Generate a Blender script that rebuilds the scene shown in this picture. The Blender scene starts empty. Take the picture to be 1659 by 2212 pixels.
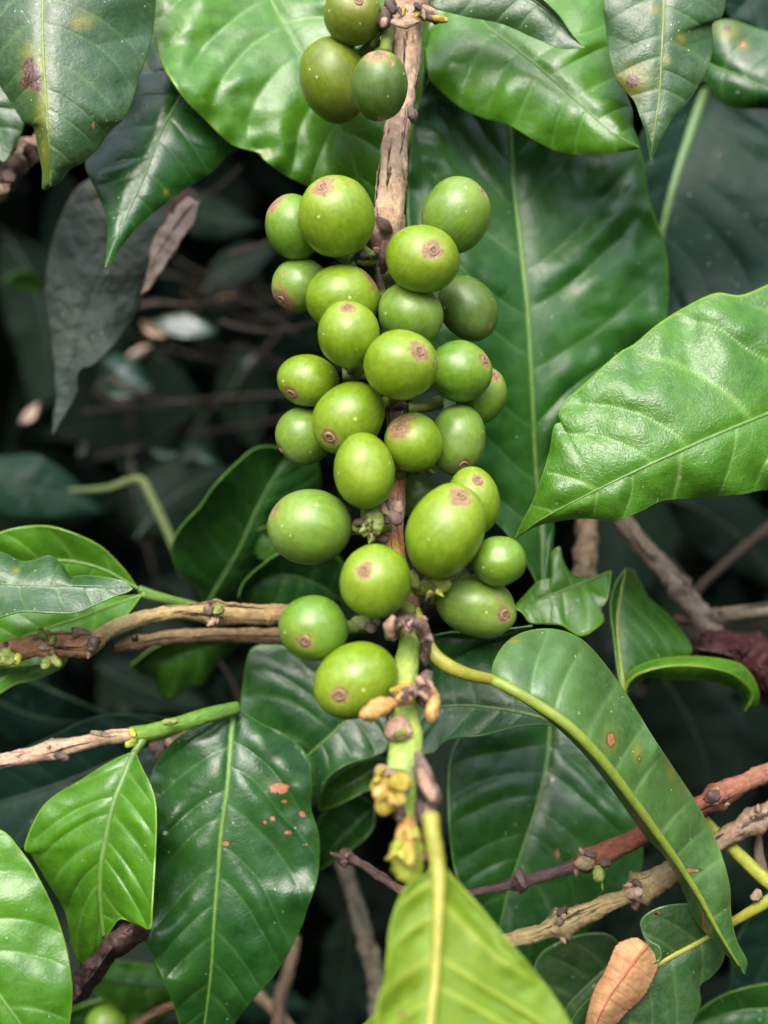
import bpy, math, random
import numpy as np
from mathutils import Vector, Matrix, noise as mn
random.seed(7); rng = np.random.default_rng(7)
S = bpy.context.scene; COL = S.collection
# ---------------------------------------------------------------- camera and sheet-to-place mapping
F = 300.0            # focus distance in mm
WF = 170.0           # width seen at the focus distance, mm
PITCH = math.radians(28)
CAM = Vector((0, -0.20, 1.25))
fwd = Vector((0, math.cos(PITCH), -math.sin(PITCH))); rgt = Vector((1, 0, 0)); upv = rgt.cross(fwd)
RM = np.array([list(rgt), list(upv), list(-fwd)])          # rows: camera axes
CAMN = np.array(CAM)
def W(x, y, d):
    """a direction seen in the view (x,y) at depth F+d mm -> world metres"""
    x = np.asarray(x, float); y = np.asarray(y, float); d = np.asarray(d, float)
    z = F + d; k = WF/1659.0*z/F
    c = np.stack([(x-829.5)*k, -(y-1106.0)*k, -z], -1)/1000.0
    return CAMN + c @ RM
def px(d): return WF/1659.0*(F+d)/F/1000.0
cd = bpy.data.cameras.new('camera'); cam = bpy.data.objects.new('camera', cd); COL.objects.link(cam)
cam.location = CAM; cam.rotation_euler = (math.pi/2-PITCH, 0, 0)
cd.sensor_fit = 'HORIZONTAL'; cd.sensor_width = 36; cd.lens = 36*F/WF
cd.clip_start = 0.01; cd.clip_end = 500
cd.dof.use_dof = True; cd.dof.focus_distance = (F-1)/1000; cd.dof.aperture_fstop = cd.lens/6.0
S.camera = cam
# ---------------------------------------------------------------- materials
def _mat(name):
    m = bpy.data.materials.new(name); m.use_nodes = True; nt = m.node_tree; nt.nodes.clear()
    return m, nt
class G:
    def __init__(s, nt): s.nt = nt
    def n(s, t, **kw):
        nd = s.nt.nodes.new(t)
        for k, v in kw.items():
            if k.startswith('i_'):
                key = k[2:]; key = int(key) if key.isdigit() else key.replace('_', ' ')
                s.put(nd.inputs[key], v)
            else: setattr(nd, k, v)
        return nd
    def put(s, sock, v):
        if isinstance(v, bpy.types.NodeSocket): s.nt.links.new(v, sock)
        elif isinstance(v, tuple) and len(v) == 3 and sock.type == 'RGBA': sock.default_value = (*v, 1)
        else: sock.default_value = v
    def attr(s, nm): return s.n('ShaderNodeAttribute', attribute_name=nm)
    def obj(s): return s.n('ShaderNodeTexCoord').outputs['Object']
    def rnd(s): return s.n('ShaderNodeObjectInfo').outputs['Random']
    def noise(s, vec, scale, detail=4, rough=.55, dist=0, off=None):
        if off is not None: vec = s.n('ShaderNodeVectorMath', operation='ADD', i_0=vec, i_1=off).outputs[0]
        return s.n('ShaderNodeTexNoise', i_Vector=vec, i_Scale=scale, i_Detail=detail, i_Roughness=rough, i_Distortion=dist).outputs['Fac']
    def mr(s, v, a, b, c=0., d=1.): return s.n('ShaderNodeMapRange', i_Value=v, i_From_Min=a, i_From_Max=b, i_To_Min=c, i_To_Max=d).outputs[0]
    def m(s, op, a, b=0., c=0.): return s.n('ShaderNodeMath', operation=op, i_0=a, i_1=b, i_2=c).outputs[0]
    def mix(s, f, a, b, mode='MIX'):
        nd = s.n('ShaderNodeMix', data_type='RGBA', blend_type=mode); s.put(nd.inputs[0], f); s.put(nd.inputs[6], a); s.put(nd.inputs[7], b)
        return nd.outputs[2]
    def mapv(s, vec, sc): return s.n('ShaderNodeMapping', i_Vector=vec, i_Scale=sc).outputs[0]
    def vor(s, vec, scale, rnd=1.): return s.n('ShaderNodeTexVoronoi', i_Vector=vec, i_Scale=scale, i_Randomness=rnd)
def leafmat(name, a, b, vein, rim, rough=.36, trans=.18, tcol=None, bump=.35, dust=0., specks=1., spec=.5, wr=900., veinf=.30, w2s=.45, w1s=.2):
    m, nt = _mat(name); g = G(nt); o = g.obj()
    off = g.m('MULTIPLY', g.rnd(), 3.7)
    n1 = g.noise(o, 55, 4, .6, .4, off); n2 = g.noise(o, 260, 4, .6, .2, off); n3 = g.noise(o, 1500, 3, .6)
    col = g.mix(g.mr(n1, .36, .66), a, b)
    col = g.mix(g.mr(n2, .35, .7, 0, .28), col, tuple(c*1.7 for c in b))
    col = g.mix(g.mr(n3, .4, .7, 0, .15), col, tuple(c*.5 for c in a))
    # reticulate fine veins
    net = g.vor(o, 520).outputs['Distance']
    vd = g.n('ShaderNodeTexVoronoi', feature='DISTANCE_TO_EDGE', i_Vector=o, i_Scale=430.).outputs['Distance']
    fine = g.mr(vd, .0, .07, 1, 0)
    col = g.mix(g.m('MULTIPLY', fine, .06), col, vein)
    vn = g.attr('vein').outputs['Fac']
    col = g.mix(g.m('MULTIPLY', vn, veinf), col, vein)
    # pale yellowish mottling
    n4 = g.noise(o, 110, 2, .5, .3, g.m('MULTIPLY', g.rnd(), 9.1))
    col = g.mix(g.mr(n4, .66, .8, 0, .35), col, (b[0]*2.4, b[1]*1.8, b[2]))
    col = g.mix(g.attr('rim').outputs['Fac'], col, rim)
    rg = g.mr(n2, .3, .7, rough-.05, rough+.10)
    if dust > 0:
        dn = g.noise(g.mapv(o, (1, 1, 1)), 420, 6, .75, 1.2); dl = g.noise(o, 45, 3, .6, .5, off)
        df = g.m('MULTIPLY', g.mr(dn, .44, .72, .12, 1.), g.mr(dl, .35, .65, .25, 1.))
        df = g.m('MULTIPLY', df, dust)
        col = g.mix(df, col, (.20, .22, .17))
        rg = g.m('ADD', rg, g.m('MULTIPLY', df, .3))
    hn = g.noise(o, 500, 3, .6)
    halo = g.m('MULTIPLY', g.attr('halo').outputs['Fac'], g.mr(hn, .2, .6, .6, 1.))
    col = g.mix(halo, col, (.19, .19, .012))
    org = g.mr(g.m('ADD', g.attr('rust').outputs['Fac'], g.mr(hn, .25, .75, -.28, .28)), .44, .52)
    col = g.mix(g.mr(g.attr('rust').outputs['Fac'], .1, .42, 0, .6), col, (.02,.03,.01)); col = g.mix(org, col, g.mix(g.mr(n3, .4, .65), (.40,.17,.075), (.26,.09,.04)))
    sp = g.mr(g.m('ADD', g.attr('spot').outputs['Fac'], g.mr(hn, .2, .8, -.25, .25)), .42, .52)
    brown = g.mix(g.mr(n3, .4, .62), (.035, .015, .010), (.16, .09, .06))
    col = g.mix(sp, col, brown)
    # white specks: tiny droppings and mites, only where a coarse mask lets them
    vo = g.vor(o, 330)
    keep = g.m('GREATER_THAN', g.n('ShaderNodeSeparateColor', i_Color=vo.outputs['Color']).outputs[0], .955-.035*specks)
    szr = g.mr(g.n('ShaderNodeSeparateColor', i_Color=vo.outputs['Color']).outputs[1], 0, 1, .06, .19)
    dot = g.m('MULTIPLY', g.m('LESS_THAN', vo.outputs['Distance'], szr), keep)
    vo2 = g.vor(o, 1100)
    keep2 = g.m('GREATER_THAN', g.n('ShaderNodeSeparateColor', i_Color=vo2.outputs['Color']).outputs[0], .985-.02*specks)
    dot2 = g.m('MULTIPLY', g.m('LESS_THAN', vo2.outputs['Distance'], .22), keep2)
    dm = g.m('MULTIPLY', g.m('MAXIMUM', dot, dot2), g.mr(g.noise(o, 75, 3, .6, .3, g.m('MULTIPLY', g.rnd(), 5.3)), .46, .56))
    if specks > 0: col = g.mix(g.m('MULTIPLY', dm, .75), col, (.55, .62, .45))
    # wrinkles: crinkled cuticle
    w1 = g.n('ShaderNodeTexNoise', i_Vector=o, i_Scale=wr, i_Detail=2., i_Roughness=.5, i_Distortion=1.6).outputs['Fac']
    w2 = g.noise(o, 230, 3, .5, .8)
    hgt = g.m('ADD', g.m('MULTIPLY', w1, w1s), g.m('ADD', g.m('MULTIPLY', w2, w2s), g.m('MULTIPLY', fine, -.035)))
    hgt = g.m('SUBTRACT', hgt, g.m('MULTIPLY', vn, .22))
    bp = g.n('ShaderNodeBump', i_Strength=min(1,bump*1.6), i_Distance=.0006, i_Height=hgt).outputs[0]
    p = g.n('ShaderNodeBsdfPrincipled', i_Base_Color=col, i_Roughness=rg, i_Normal=bp)
    p.inputs['Specular IOR Level'].default_value = spec
    tc = tcol or (b[0]*2.4+.02, b[1]*2.2+.03, b[2]*.6)
    tr = g.n('ShaderNodeBsdfTranslucent', i_Color=g.mix(sp, g.mix(g.m('MULTIPLY', vn, .3), tc, vein), (.03, .015, .01)), i_Normal=bp)
    mx = g.n('ShaderNodeMixShader', i_0=trans, i_1=p.outputs[0], i_2=tr.outputs[0])
    out = g.n('ShaderNodeOutputMaterial', i_Surface=mx.outputs[0])
    return m
LM = {
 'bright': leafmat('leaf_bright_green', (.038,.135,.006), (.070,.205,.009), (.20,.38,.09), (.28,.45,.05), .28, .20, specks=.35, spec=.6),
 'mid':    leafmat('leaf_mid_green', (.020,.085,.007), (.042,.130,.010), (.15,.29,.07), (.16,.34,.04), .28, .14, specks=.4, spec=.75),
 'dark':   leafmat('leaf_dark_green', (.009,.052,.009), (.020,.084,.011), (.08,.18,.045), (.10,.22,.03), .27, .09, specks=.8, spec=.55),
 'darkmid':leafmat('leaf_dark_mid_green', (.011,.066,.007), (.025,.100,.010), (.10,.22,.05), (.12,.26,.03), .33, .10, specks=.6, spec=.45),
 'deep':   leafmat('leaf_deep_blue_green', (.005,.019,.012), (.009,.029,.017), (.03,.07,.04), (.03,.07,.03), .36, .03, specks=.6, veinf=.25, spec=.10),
 'dusty':  leafmat('leaf_dusty_dark', (.012,.054,.010), (.026,.082,.013), (.12,.22,.06), (.10,.22,.04), .33, .06, dust=.34, specks=2.2, bump=.45, spec=.65),
 'shade':  leafmat('leaf_shade_in_colour', (.0035,.010,.006), (.007,.016,.009), (.01,.025,.015), (.01,.02,.01), .62, .02, specks=0, bump=.2, spec=.1),  # shade of the shrub interior put into the leaf colour
 'crinkle':leafmat('leaf_crinkled_bright', (.038,.130,.008), (.070,.195,.012), (.26,.44,.10), (.28,.48,.06), .29, .18, specks=.4, bump=.5, wr=900., spec=.62, w1s=.30, w2s=.5, veinf=.5),
 'lime':   leafmat('leaf_underside_lime', (.13,.23,.010), (.18,.29,.014), (.36,.44,.05), (.32,.46,.04), .52, .36, specks=0, veinf=.7, bump=.15, tcol=(.38,.52,.03)),
 'arch':   leafmat('leaf_arched_pale', (.034,.105,.016), (.060,.155,.023), (.13,.24,.07), (.20,.36,.04), .33, .12, dust=.32, specks=1.6, spec=.7, veinf=.6),
 'orange': leafmat('leaf_dried_orange', (.38,.18,.075), (.54,.33,.16), (.18,.07,.035), (.30,.11,.05), .6, .12, specks=0, tcol=(.6,.3,.14), spec=.25, veinf=.4, bump=.12),
 'glint': leafmat('leaf_shaded_glossy', (.006,.022,.016), (.010,.034,.022), (.03,.07,.04), (.03,.07,.03), .33, .03, specks=0, spec=1.),
 'pinkish':leafmat('leaf_dried_pinkish', (.34,.25,.19), (.52,.40,.31), (.15,.10,.08), (.2,.12,.06), .6, .05, specks=0, spec=.3),
 'brown':  leafmat('leaf_dead_brown', (.045,.024,.020), (.085,.048,.038), (.12,.07,.05), (.05,.03,.02), .6, .03, specks=.3, spec=.3, bump=.9, tcol=(.1,.04,.02)),
 'wilted': leafmat('leaf_wilted_grey', (.034,.050,.042), (.060,.074,.058), (.04,.045,.03), (.04,.04,.03), .5, .03, specks=.2, spec=.1),
 'wine':   leafmat('leaf_dead_wine', (.035,.010,.010), (.065,.022,.020), (.10,.04,.04), (.03,.01,.01), .6, .03, specks=0, spec=.25, bump=.9),
}
def cherrymat(name, a, b, pole, cork=(.22,.135,.06), dull=0., bloom=.0):
    m, nt = _mat(name); g = G(nt); o = g.obj()
    off = g.m('MULTIPLY', g.rnd(), 2.3)
    tc = g.attr('tc').outputs['Vector']; po = g.attr('pole').outputs['Fac']
    n1 = g.noise(o, 150, 5, .65, .5, off); n2 = g.noise(o, 900, 5, .7)
    st = g.noise(g.mapv(tc, (7, 7, .7)), 1.6, 4, .65, .3, off)      # faint streaks that run from stalk to navel
    col = g.mix(g.mr(n1, .34, .68), a, b)
    col = g.mix(g.mr(st, .42, .70, 0, .38), col, tuple(min(1, c*1.55) for c in b))
    col = g.mix(g.mr(g.m('ADD', po, g.mr(n1, 0, 1, -.1, .1)), .42, .05, 0, .5), col, pole)
    col = g.mix(g.mr(n2, .42, .7, 0, .35), col, tuple(c*.6 for c in a))
    ca = g.attr('cork').outputs['Fac']
    n5 = g.noise(o, 520, 4, .65, .4, off)
    ck = g.mr(g.m('ADD', ca, g.mr(n5, .25, .75, -.34, .34)), .42, .60)
    halo = g.mr(g.m('ADD', ca, g.mr(n5, .2, .8, -.1, .1)), .18, .5, 0, .5)
    col = g.mix(halo, col, (.30, .32, .06))
    ckc = g.mix(g.mr(n2, .42, .62), cork, tuple(min(1, c*1.8) for c in cork))
    ckc = g.mix(g.mr(g.noise(o, 2300, 2), .55, .7), ckc, (.10, .05, .03))
    col = g.mix(ck, col, ckc)
    vo = g.vor(o, 560); vc = g.n('ShaderNodeSeparateColor', i_Color=vo.outputs['Color'])
    dot = g.m('MULTIPLY', g.m('LESS_THAN', vo.outputs['Distance'], g.mr(vc.outputs[1], 0, 1, .06, .22)), g.m('GREATER_THAN', vc.outputs[0], .90))
    col = g.mix(g.m('MULTIPLY', dot, .65), col, (.62, .70, .35))
    vo3 = g.vor(o, 300); vc3 = g.n('ShaderNodeSeparateColor', i_Color=vo3.outputs['Color'])
    dk = g.m('MULTIPLY', g.m('LESS_THAN', vo3.outputs['Distance'], g.mr(vc3.outputs[1], 0, 1, .03, .09)), g.m('GREATER_THAN', vc3.outputs[0], .88))
    col = g.mix(g.m('MULTIPLY', dk, .8), col, (.05, .035, .015))
    if bloom: col = g.mix(g.mr(g.noise(o, 160, 5, .7, .5, off), .45, .7, 0, bloom), col, (.30, .36, .25))
    h = g.m('ADD', g.m('MULTIPLY', ck, .5), g.m('ADD', g.m('MULTIPLY', n2, .25), g.m('MULTIPLY', g.noise(o, 3200, 2), .08)))
    bp = g.n('ShaderNodeBump', i_Strength=.35, i_Distance=.0003, i_Height=h).outputs[0]
    rg = g.m('ADD', g.mr(n1, .3, .7, .27+dull, .42+dull), g.m('MULTIPLY', ck, .25))
    p = g.n('ShaderNodeBsdfPrincipled', i_Base_Color=col, i_Roughness=rg, i_Normal=bp)
    p.inputs['Subsurface Weight'].default_value = .4
    p.inputs['Subsurface Radius'].default_value = (.5, 1., .2); p.inputs['Subsurface Scale'].default_value = .0026
    p.inputs['Specular IOR Level'].default_value = .55
    g.n('ShaderNodeOutputMaterial', i_Surface=p.outputs[0]); return m
CM = {
 'fresh': cherrymat('cherry_fresh_green', (.122,.218,.007), (.200,.302,.012), (.30,.39,.04)),
 'deep':  cherrymat('cherry_deep_green', (.078,.180,.009), (.135,.260,.016), (.25,.36,.04), bloom=.10),
 'pale':  cherrymat('cherry_pale_green', (.110,.210,.018), (.175,.285,.032), (.28,.38,.07), bloom=.16),
 'olive': cherrymat('cherry_olive', (.105,.150,.008), (.160,.215,.012), (.22,.21,.02), dull=.04, bloom=.08),
 'dull':  cherrymat('cherry_dull_green', (.048,.100,.009), (.085,.155,.015), (.15,.22,.04), dull=.05, bloom=.16),
}
def barkmat(name='bark', crack=1., flake=.5, rough=.75, dk=None):
    m, nt = _mat(name); g = G(nt); o = g.obj(); tc = g.attr('tc').outputs['Vector']; base = g.attr('col').outputs['Color']
    tm = g.mapv(tc, (1, 1, .22))
    n1 = g.noise(tm, 1.7, 6, .65, .5); n2 = g.noise(o, 700, 5, .65); n3 = g.noise(tc, 2.2, 3, .6, .6)
    col = g.mix(g.mr(n1, .35, .7), g.mix(1., base, dk or (.62, .55, .5), 'MULTIPLY'), base)
    col = g.mix(g.mr(n2, .45, .7, 0, .6), col, g.mix(1., base, (1.5, 1.45, 1.3), 'MULTIPLY'))
    dots = g.vor(o, 1500); col = g.mix(g.m('MULTIPLY', g.m('LESS_THAN', dots.outputs['Distance'], .2), .45*crack), col, (.05, .03, .02))
    ck = g.m('MULTIPLY', g.mr(g.noise(g.mapv(tc, (1.2, 1.2, .1)), 1.9, 4, .55, .8), .36, .41, 1, 0), crack)
    col = g.mix(ck, col, (.03, .018, .012))
    col = g.mix(g.mr(n3, .62, .7, 0, flake*.6), col, g.mix(1., base, (1.25,1.5,1.35), 'MULTIPLY'))
    h = g.m('ADD', g.m('MULTIPLY', n1, .6), g.m('SUBTRACT', g.m('MULTIPLY', n2, .5), ck))
    bp = g.n('ShaderNodeBump', i_Strength=.95, i_Distance=.0008, i_Height=h).outputs[0]
    p = g.n('ShaderNodeBsdfPrincipled', i_Base_Color=col, i_Roughness=rough, i_Normal=bp); p.inputs['Specular IOR Level'].default_value = .3
    g.n('ShaderNodeOutputMaterial', i_Surface=p.outputs[0]); return m
def plainmat(name, a, b, rough=.45, sc=500, trans=0., sss=0.):
    m, nt = _mat(name); g = G(nt); o = g.obj()
    n = g.noise(o, sc, 5, .6, .3); col = g.mix(g.mr(n, .35, .68), a, b)
    bp = g.n('ShaderNodeBump', i_Strength=.35, i_Distance=.0003, i_Height=n).outputs[0]
    p = g.n('ShaderNodeBsdfPrincipled', i_Base_Color=col, i_Roughness=rough, i_Normal=bp)
    if sss: p.inputs['Subsurface Weight'].default_value = sss; p.inputs['Subsurface Scale'].default_value = .001
    sh = p.outputs[0]
    if trans:
        t = g.n('ShaderNodeBsdfTranslucent', i_Color=b); sh = g.n('ShaderNodeMixShader', i_0=trans, i_1=sh, i_2=t.outputs[0]).outputs[0]
    g.n('ShaderNodeOutputMaterial', i_Surface=sh); return m
BARK = barkmat('bark_woody'); GREENST = barkmat('bark_green_shoot', crack=.06, flake=.12, rough=.45, dk=(.8,.85,.6))
RIB = {'light': plainmat('rib_light_green', (.085,.18,.028), (.13,.25,.045)), 'dark': plainmat('rib_dark_green', (.07,.15,.04), (.11,.20,.05)),
       'dim': plainmat('rib_dim', (.02,.04,.015), (.03,.055,.02)), 'yellow': plainmat('rib_yellow', (.24,.25,.025), (.34,.33,.045), sss=.2), 'olive': plainmat('rib_olive_green', (.15,.22,.025), (.22,.29,.035)),
       'red': plainmat('rib_rusty', (.28,.07,.03), (.36,.12,.05), .6), 'brown': plainmat('rib_brown', (.06,.035,.028), (.10,.055,.04), .6)}
NAVEL = plainmat('navel_cork', (.16,.09,.045), (.36,.25,.13), .75, 1600); NAVELC = plainmat('navel_core', (.06,.03,.02), (.14,.08,.05), .8, 1600)
YEL = plainmat('withered_flower_yellow', (.26,.17,.02), (.50,.42,.05), .6, 420, .15); ORG = plainmat('bud_orange', (.30,.14,.04), (.58,.38,.11), .6, 420)
PUR = plainmat('scale_purple_grey', (.05,.03,.022), (.21,.135,.10), .7, 420); PINK = plainmat('scar_pink', (.20,.10,.06), (.42,.28,.19), .7, 500)
LIME = plainmat('bud_lime', (.22,.26,.02), (.38,.44,.05), .5, 400); PED = plainmat('stalk_green', (.10,.14,.02), (.20,.25,.04), .55, 600); DKB = plainmat('scale_dark_brown', (.035,.02,.015), (.10,.06,.045), .7, 500)
# ---------------------------------------------------------------- curves
def cr(P, n):
    """Catmull-Rom through rows of P, n samples equally spaced by length"""
    P = np.asarray(P, float)
    if len(P) == 2:
        t = np.linspace(0, 1, n)[:, None]; return P[0]*(1-t)+P[1]*t
    Q = np.vstack([2*P[0]-P[1], P, 2*P[-1]-P[-2]]); out = []
    for i in range(len(P)-1):
        p0, p1, p2, p3 = Q[i:i+4]; t = np.linspace(0, 1, 24, endpoint=False)[:, None]
        out.append(.5*((2*p1)+(-p0+p2)*t+(2*p0-5*p1+4*p2-p3)*t*t+(-p0+3*p1-3*p2+p3)*t**3))
    out = np.vstack(out+[P[-1:]])
    s = np.concatenate([[0], np.cumsum(np.linalg.norm(np.diff(out[:, :2], axis=0), axis=1))])
    t = np.linspace(0, s[-1], n)
    return np.stack([np.interp(t, s, out[:, k]) for k in range(out.shape[1])], -1)
def mesh(name, verts, faces, mat, parent=None, attrs=None, smooth=True, origin=None):
    verts = np.asarray(verts, float)
    o0 = np.asarray(origin if origin is not None else verts.mean(0))
    if parent is not None: o0 = np.array(parent['_o'])
    me = bpy.data.meshes.new(name); me.from_pydata((verts-o0).tolist(), [], [tuple(f) for f in faces]); me.update()
    if smooth: me.polygons.foreach_set('use_smooth', [True]*len(me.polygons))
    for k, v in (attrs or {}).items():
        v = np.asarray(v, float)
        if v.ndim == 1: a = me.attributes.new(k, 'FLOAT', 'POINT'); a.data.foreach_set('value', v)
        elif k == 'col': a = me.attributes.new(k, 'FLOAT_COLOR', 'POINT'); a.data.foreach_set('color', np.hstack([v, np.ones((len(v), 1))]).ravel())
        else: a = me.attributes.new(k, 'FLOAT_VECTOR', 'POINT'); a.data.foreach_set('vector', v.ravel())
    me.materials.append(mat)
    o = bpy.data.objects.new(name, me); COL.objects.link(o)
    if parent is not None: o.parent = parent
    else: o.location = o0
    return o
LABELS = set()
def thing(name, origin, label, cat, group=None):
    o = bpy.data.objects.new(name, None); COL.objects.link(o); o.location = origin; o['_o'] = [float(v) for v in origin]
    o.empty_display_size = .005; o['label'] = label; o['category'] = cat
    if group: o['group'] = group
    return o
def grid_faces(nu, nv, wrap=False):
    f = []
    for i in range(nu-1):
        for j in range(nv if wrap else nv-1):
            k = (j+1) % nv; f.append((i*nv+j, i*nv+k, (i+1)*nv+k, (i+1)*nv+j))
    return f
# ---------------------------------------------------------------- tubes (twigs, ribs, stalks)
def tube(name, path, rad, mat, parent=None, cols=None, n=None, rough=0., nodes=(), flat=1., sides=14, seed=0, label=None, cat=None):
    """path rows (x,y,d) in the view, rad in view pixels at that depth (list or number); nodes (t, amp, width)"""
    P = np.asarray(path, float)
    if n is None: n = int(max(16, min(280, np.abs(np.diff(P[:, :2], axis=0)).sum()/(3.5 if rough > .1 else 6))))
    C = cr(P, n); t = np.linspace(0, 1, n)
    if np.isscalar(rad): rad = [rad, rad]
    if isinstance(rad[0], (tuple, list)): R = np.interp(t, [r[0] for r in rad], [r[1] for r in rad])
    else: R = np.interp(t, np.linspace(0, 1, len(rad)), rad)
    R = R*px(C[:, 2])
    for (a, amp, w) in nodes: R = R*(1+amp*np.exp(-((t-a)/w)**2))
    P3 = W(C[:, 0], C[:, 1], C[:, 2]); T = np.gradient(P3, axis=0); T /= np.linalg.norm(T, axis=1)[:, None]
    vd = P3-CAMN; vd /= np.linalg.norm(vd, axis=1)[:, None]
    A = np.cross(T, vd); A /= np.linalg.norm(A, axis=1)[:, None]; B = np.cross(T, A)
    th = np.linspace(0, 2*math.pi, sides, endpoint=False)
    L = np.concatenate([[0], np.cumsum(np.linalg.norm(np.diff(P3, axis=0), axis=1))])*1000
    V = []; TC = []; CC = []
    for i in range(n):
        for a in th:
            r = R[i]
            if rough:
                q = Vector((math.cos(a)*1.3+seed*7.1, math.sin(a)*1.3, L[i]*.28))
                r *= 1+rough*(mn.noise(q)+.6*mn.noise(q*2.7)+.45*mn.noise(q*6)+.3*mn.noise(q*13))
            V.append(P3[i]+A[i]*math.cos(a)*r+B[i]*math.sin(a)*r*flat); TC.append((math.cos(a)+seed*3.3, math.sin(a), L[i]*.35))
    if cols is not None:
        ts = [c[0] for c in cols]; c3 = np.array([c[1] for c in cols])
        cc = np.stack([np.interp(t, ts, c3[:, k]) for k in range(3)], -1); CC = np.repeat(cc, sides, axis=0)
    f = grid_faces(n, sides, True)
    V = V+[P3[0], P3[-1]]; TC = TC+[TC[0], TC[-1]]
    k0 = n*sides
    f += [(k0, (j+1) % sides, j) for j in range(sides)]+[(k0+1, (n-1)*sides+j, (n-1)*sides+(j+1) % sides) for j in range(sides)]
    at = {'tc': TC}
    if cols is not None: at['col'] = np.vstack([CC, CC[:1], CC[-1:]])
    o = mesh(name, V, f, mat, parent, at, origin=None if parent is not None else P3[0])
    if label: o['label'] = label
    if cat: o['category'] = cat
    return o
# ---------------------------------------------------------------- leaves
def leaf(label, mid, L, R, mat='mid', dl=0., dr=0., N=8, und=.6, bulge=.6, rib='light', ribw=4., pet=None, petr=6., petm=None, slant=.2,
         spots=(), group=None, nu=150, nv=25, crumple=0., serr=0., arch=.0, ribtop=True, conc=1., vw=.9, name='coffee_leaf', cat='leaf', und_k=None, blabel=None, edge=1.7, ribr=None):
    seed = rng.random()*50
    ext = sum(math.hypot(mid[i+1][0]-mid[i][0], mid[i+1][1]-mid[i][1]) for i in range(len(mid)-1))
    if nu == 150 and nv == 25: nu, nv = (230, 42) if ext > 520 else ((160, 28) if ext > 260 else (80, 15))
    M = cr([(p[0], p[1], p[2]) for p in mid], nu); Lo = cr([(p[0], p[1]) for p in L], nu); Ro = cr([(p[0], p[1]) for p in R], nu)
    u = np.linspace(0, 1, nu); vs = np.linspace(0, 1, nv)**.9
    Lmm = (np.linalg.norm(np.diff(M[:, :2], axis=0), axis=1).sum())*px(M[:, 2].mean())*1000
    def prof(d):
        if np.isscalar(d): return np.full(nu, float(d))
        return np.interp(u, np.linspace(0, 1, len(d)), d)
    DL, DR = prof(dl), prof(dr)
    X = np.zeros((nu, 2*nv-1)); Y = X.copy(); D = X.copy(); VE = X.copy(); RI = X.copy(); SV = X.copy()
    for side, E, DE in ((-1, Lo, DL), (1, Ro, DR)):
        for j, v in enumerate(vs):
            c = nv-1+side*j
            bx = M[:, 0]*(1-v)+E[:, 0]*v; by = M[:, 1]*(1-v)+E[:, 1]*v
            hw = np.hypot(E[:, 0]-M[:, 0], E[:, 1]-M[:, 1])*px(0)*1000                    # half width in mm
            jit = .25*math.sin(seed+side)
            ph = (u-slant*v**1.25*np.clip(hw/14, .3, 1.4)+.012*np.sin(u*9+seed))*N+jit+ (0.5 if side > 0 else 0)*.6
            ph = ph+.16*np.sin(ph*2.4+seed*1.7+side)
            fr = ph-np.floor(ph); dist = np.minimum(fr, 1-fr)*Lmm/N*.85
            vein = np.exp(-(dist/(vw*(1-.55*v)*.42+.08))**2)*(1-v**5)*np.clip(v*14, 0, 1)*np.clip(hw/4, 0, 1)
            vi = np.floor(ph); amp = .6+.4*np.sin(vi*2.7+seed*5+side*2); bl = (np.abs(np.sin(np.pi*ph))+1e-6)**1.0*amp*(v*(1-v**2.2))*2.2*np.clip(hw/10, 0, 1)
            k = und_k or max(2., Lmm/22)
            un = und*v**2*(np.sin(2*math.pi*k*u+seed*3+side*1.3)+.6*np.sin(2*math.pi*k*1.9*u+seed))*np.clip(hw/8, 0, 1)*np.sin(np.pi*np.clip(u, 0.02, .98))**.5
            D[:, c] = M[:, 2]+DE*v**1.4-1.5*bulge*bl*conc+un-.5*np.exp(-(v*hw/1.6)**2)*(-conc)*np.clip(hw/6, 0, 1)-arch*np.sin(np.pi*v*.5)
            if serr: 
                s = 1+serr*v**8*np.abs(((u*26) % 1)-.5); bx = M[:, 0]+(bx-M[:, 0])*s; by = M[:, 1]+(by-M[:, 1])*s
            X[:, c] = bx; Y[:, c] = by; VE[:, c] = vein; SV[:, c] = v
            RI[:, c] = np.clip(1-(1-v)*np.maximum(hw, .01)/.42, 0, 1)**1.5
    br_ = rng.random()*30
    for i in range(0, nu):
        for c in range(2*nv-1):
            sv = SV[i, c]
            D[i, c] += bulge*sv*(1.7*mn.noise(Vector((X[i, c]*.008, Y[i, c]*.008, br_)))+.7*mn.noise(Vector((X[i, c]*.024, Y[i, c]*.024, br_))))*min(1, 3*(1-abs(2*u[i]-1))+.1)
    if crumple:
        for i in range(nu):
            for c in range(2*nv-1):
                q = Vector((X[i, c]*.022, Y[i, c]*.022, seed)); w = mn.noise_vector(q)+.5*mn.noise_vector(q*2.3)+.25*mn.noise_vector(q*5)
                X[i, c] += w[0]*crumple*6; Y[i, c] += w[1]*crumple*6; D[i, c] += w[2]*crumple*2.2
    spot = np.zeros_like(X); halo = np.zeros_like(X); rust = np.zeros_like(X)
    for s in spots:
        kind, sx, sy, r = s[:4]; ry = s[4] if len(s) > 4 else r
        q = np.hypot((X-sx)/r, (Y-sy)/ry); f = np.exp(-q**2*.75)
        if kind == 'b': spot = np.maximum(spot, f)
        elif kind == 'y': halo = np.maximum(halo, np.exp(-q**2)*.85)
        elif kind == 'o': rust = np.maximum(rust, f)
        elif kind == 'h': halo = np.maximum(halo, np.exp(-(q/1.7)**2)*.8); spot = np.maximum(spot, f)
    V = W(X.ravel(), Y.ravel(), D.ravel()); o0 = V[nv-1]
    t = thing(name, o0, label, cat, group)
    at = {'vein': VE.ravel(), 'rim': RI.ravel()*.8, 'spot': spot.ravel(), 'halo': halo.ravel(), 'rust': rust.ravel()}
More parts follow.
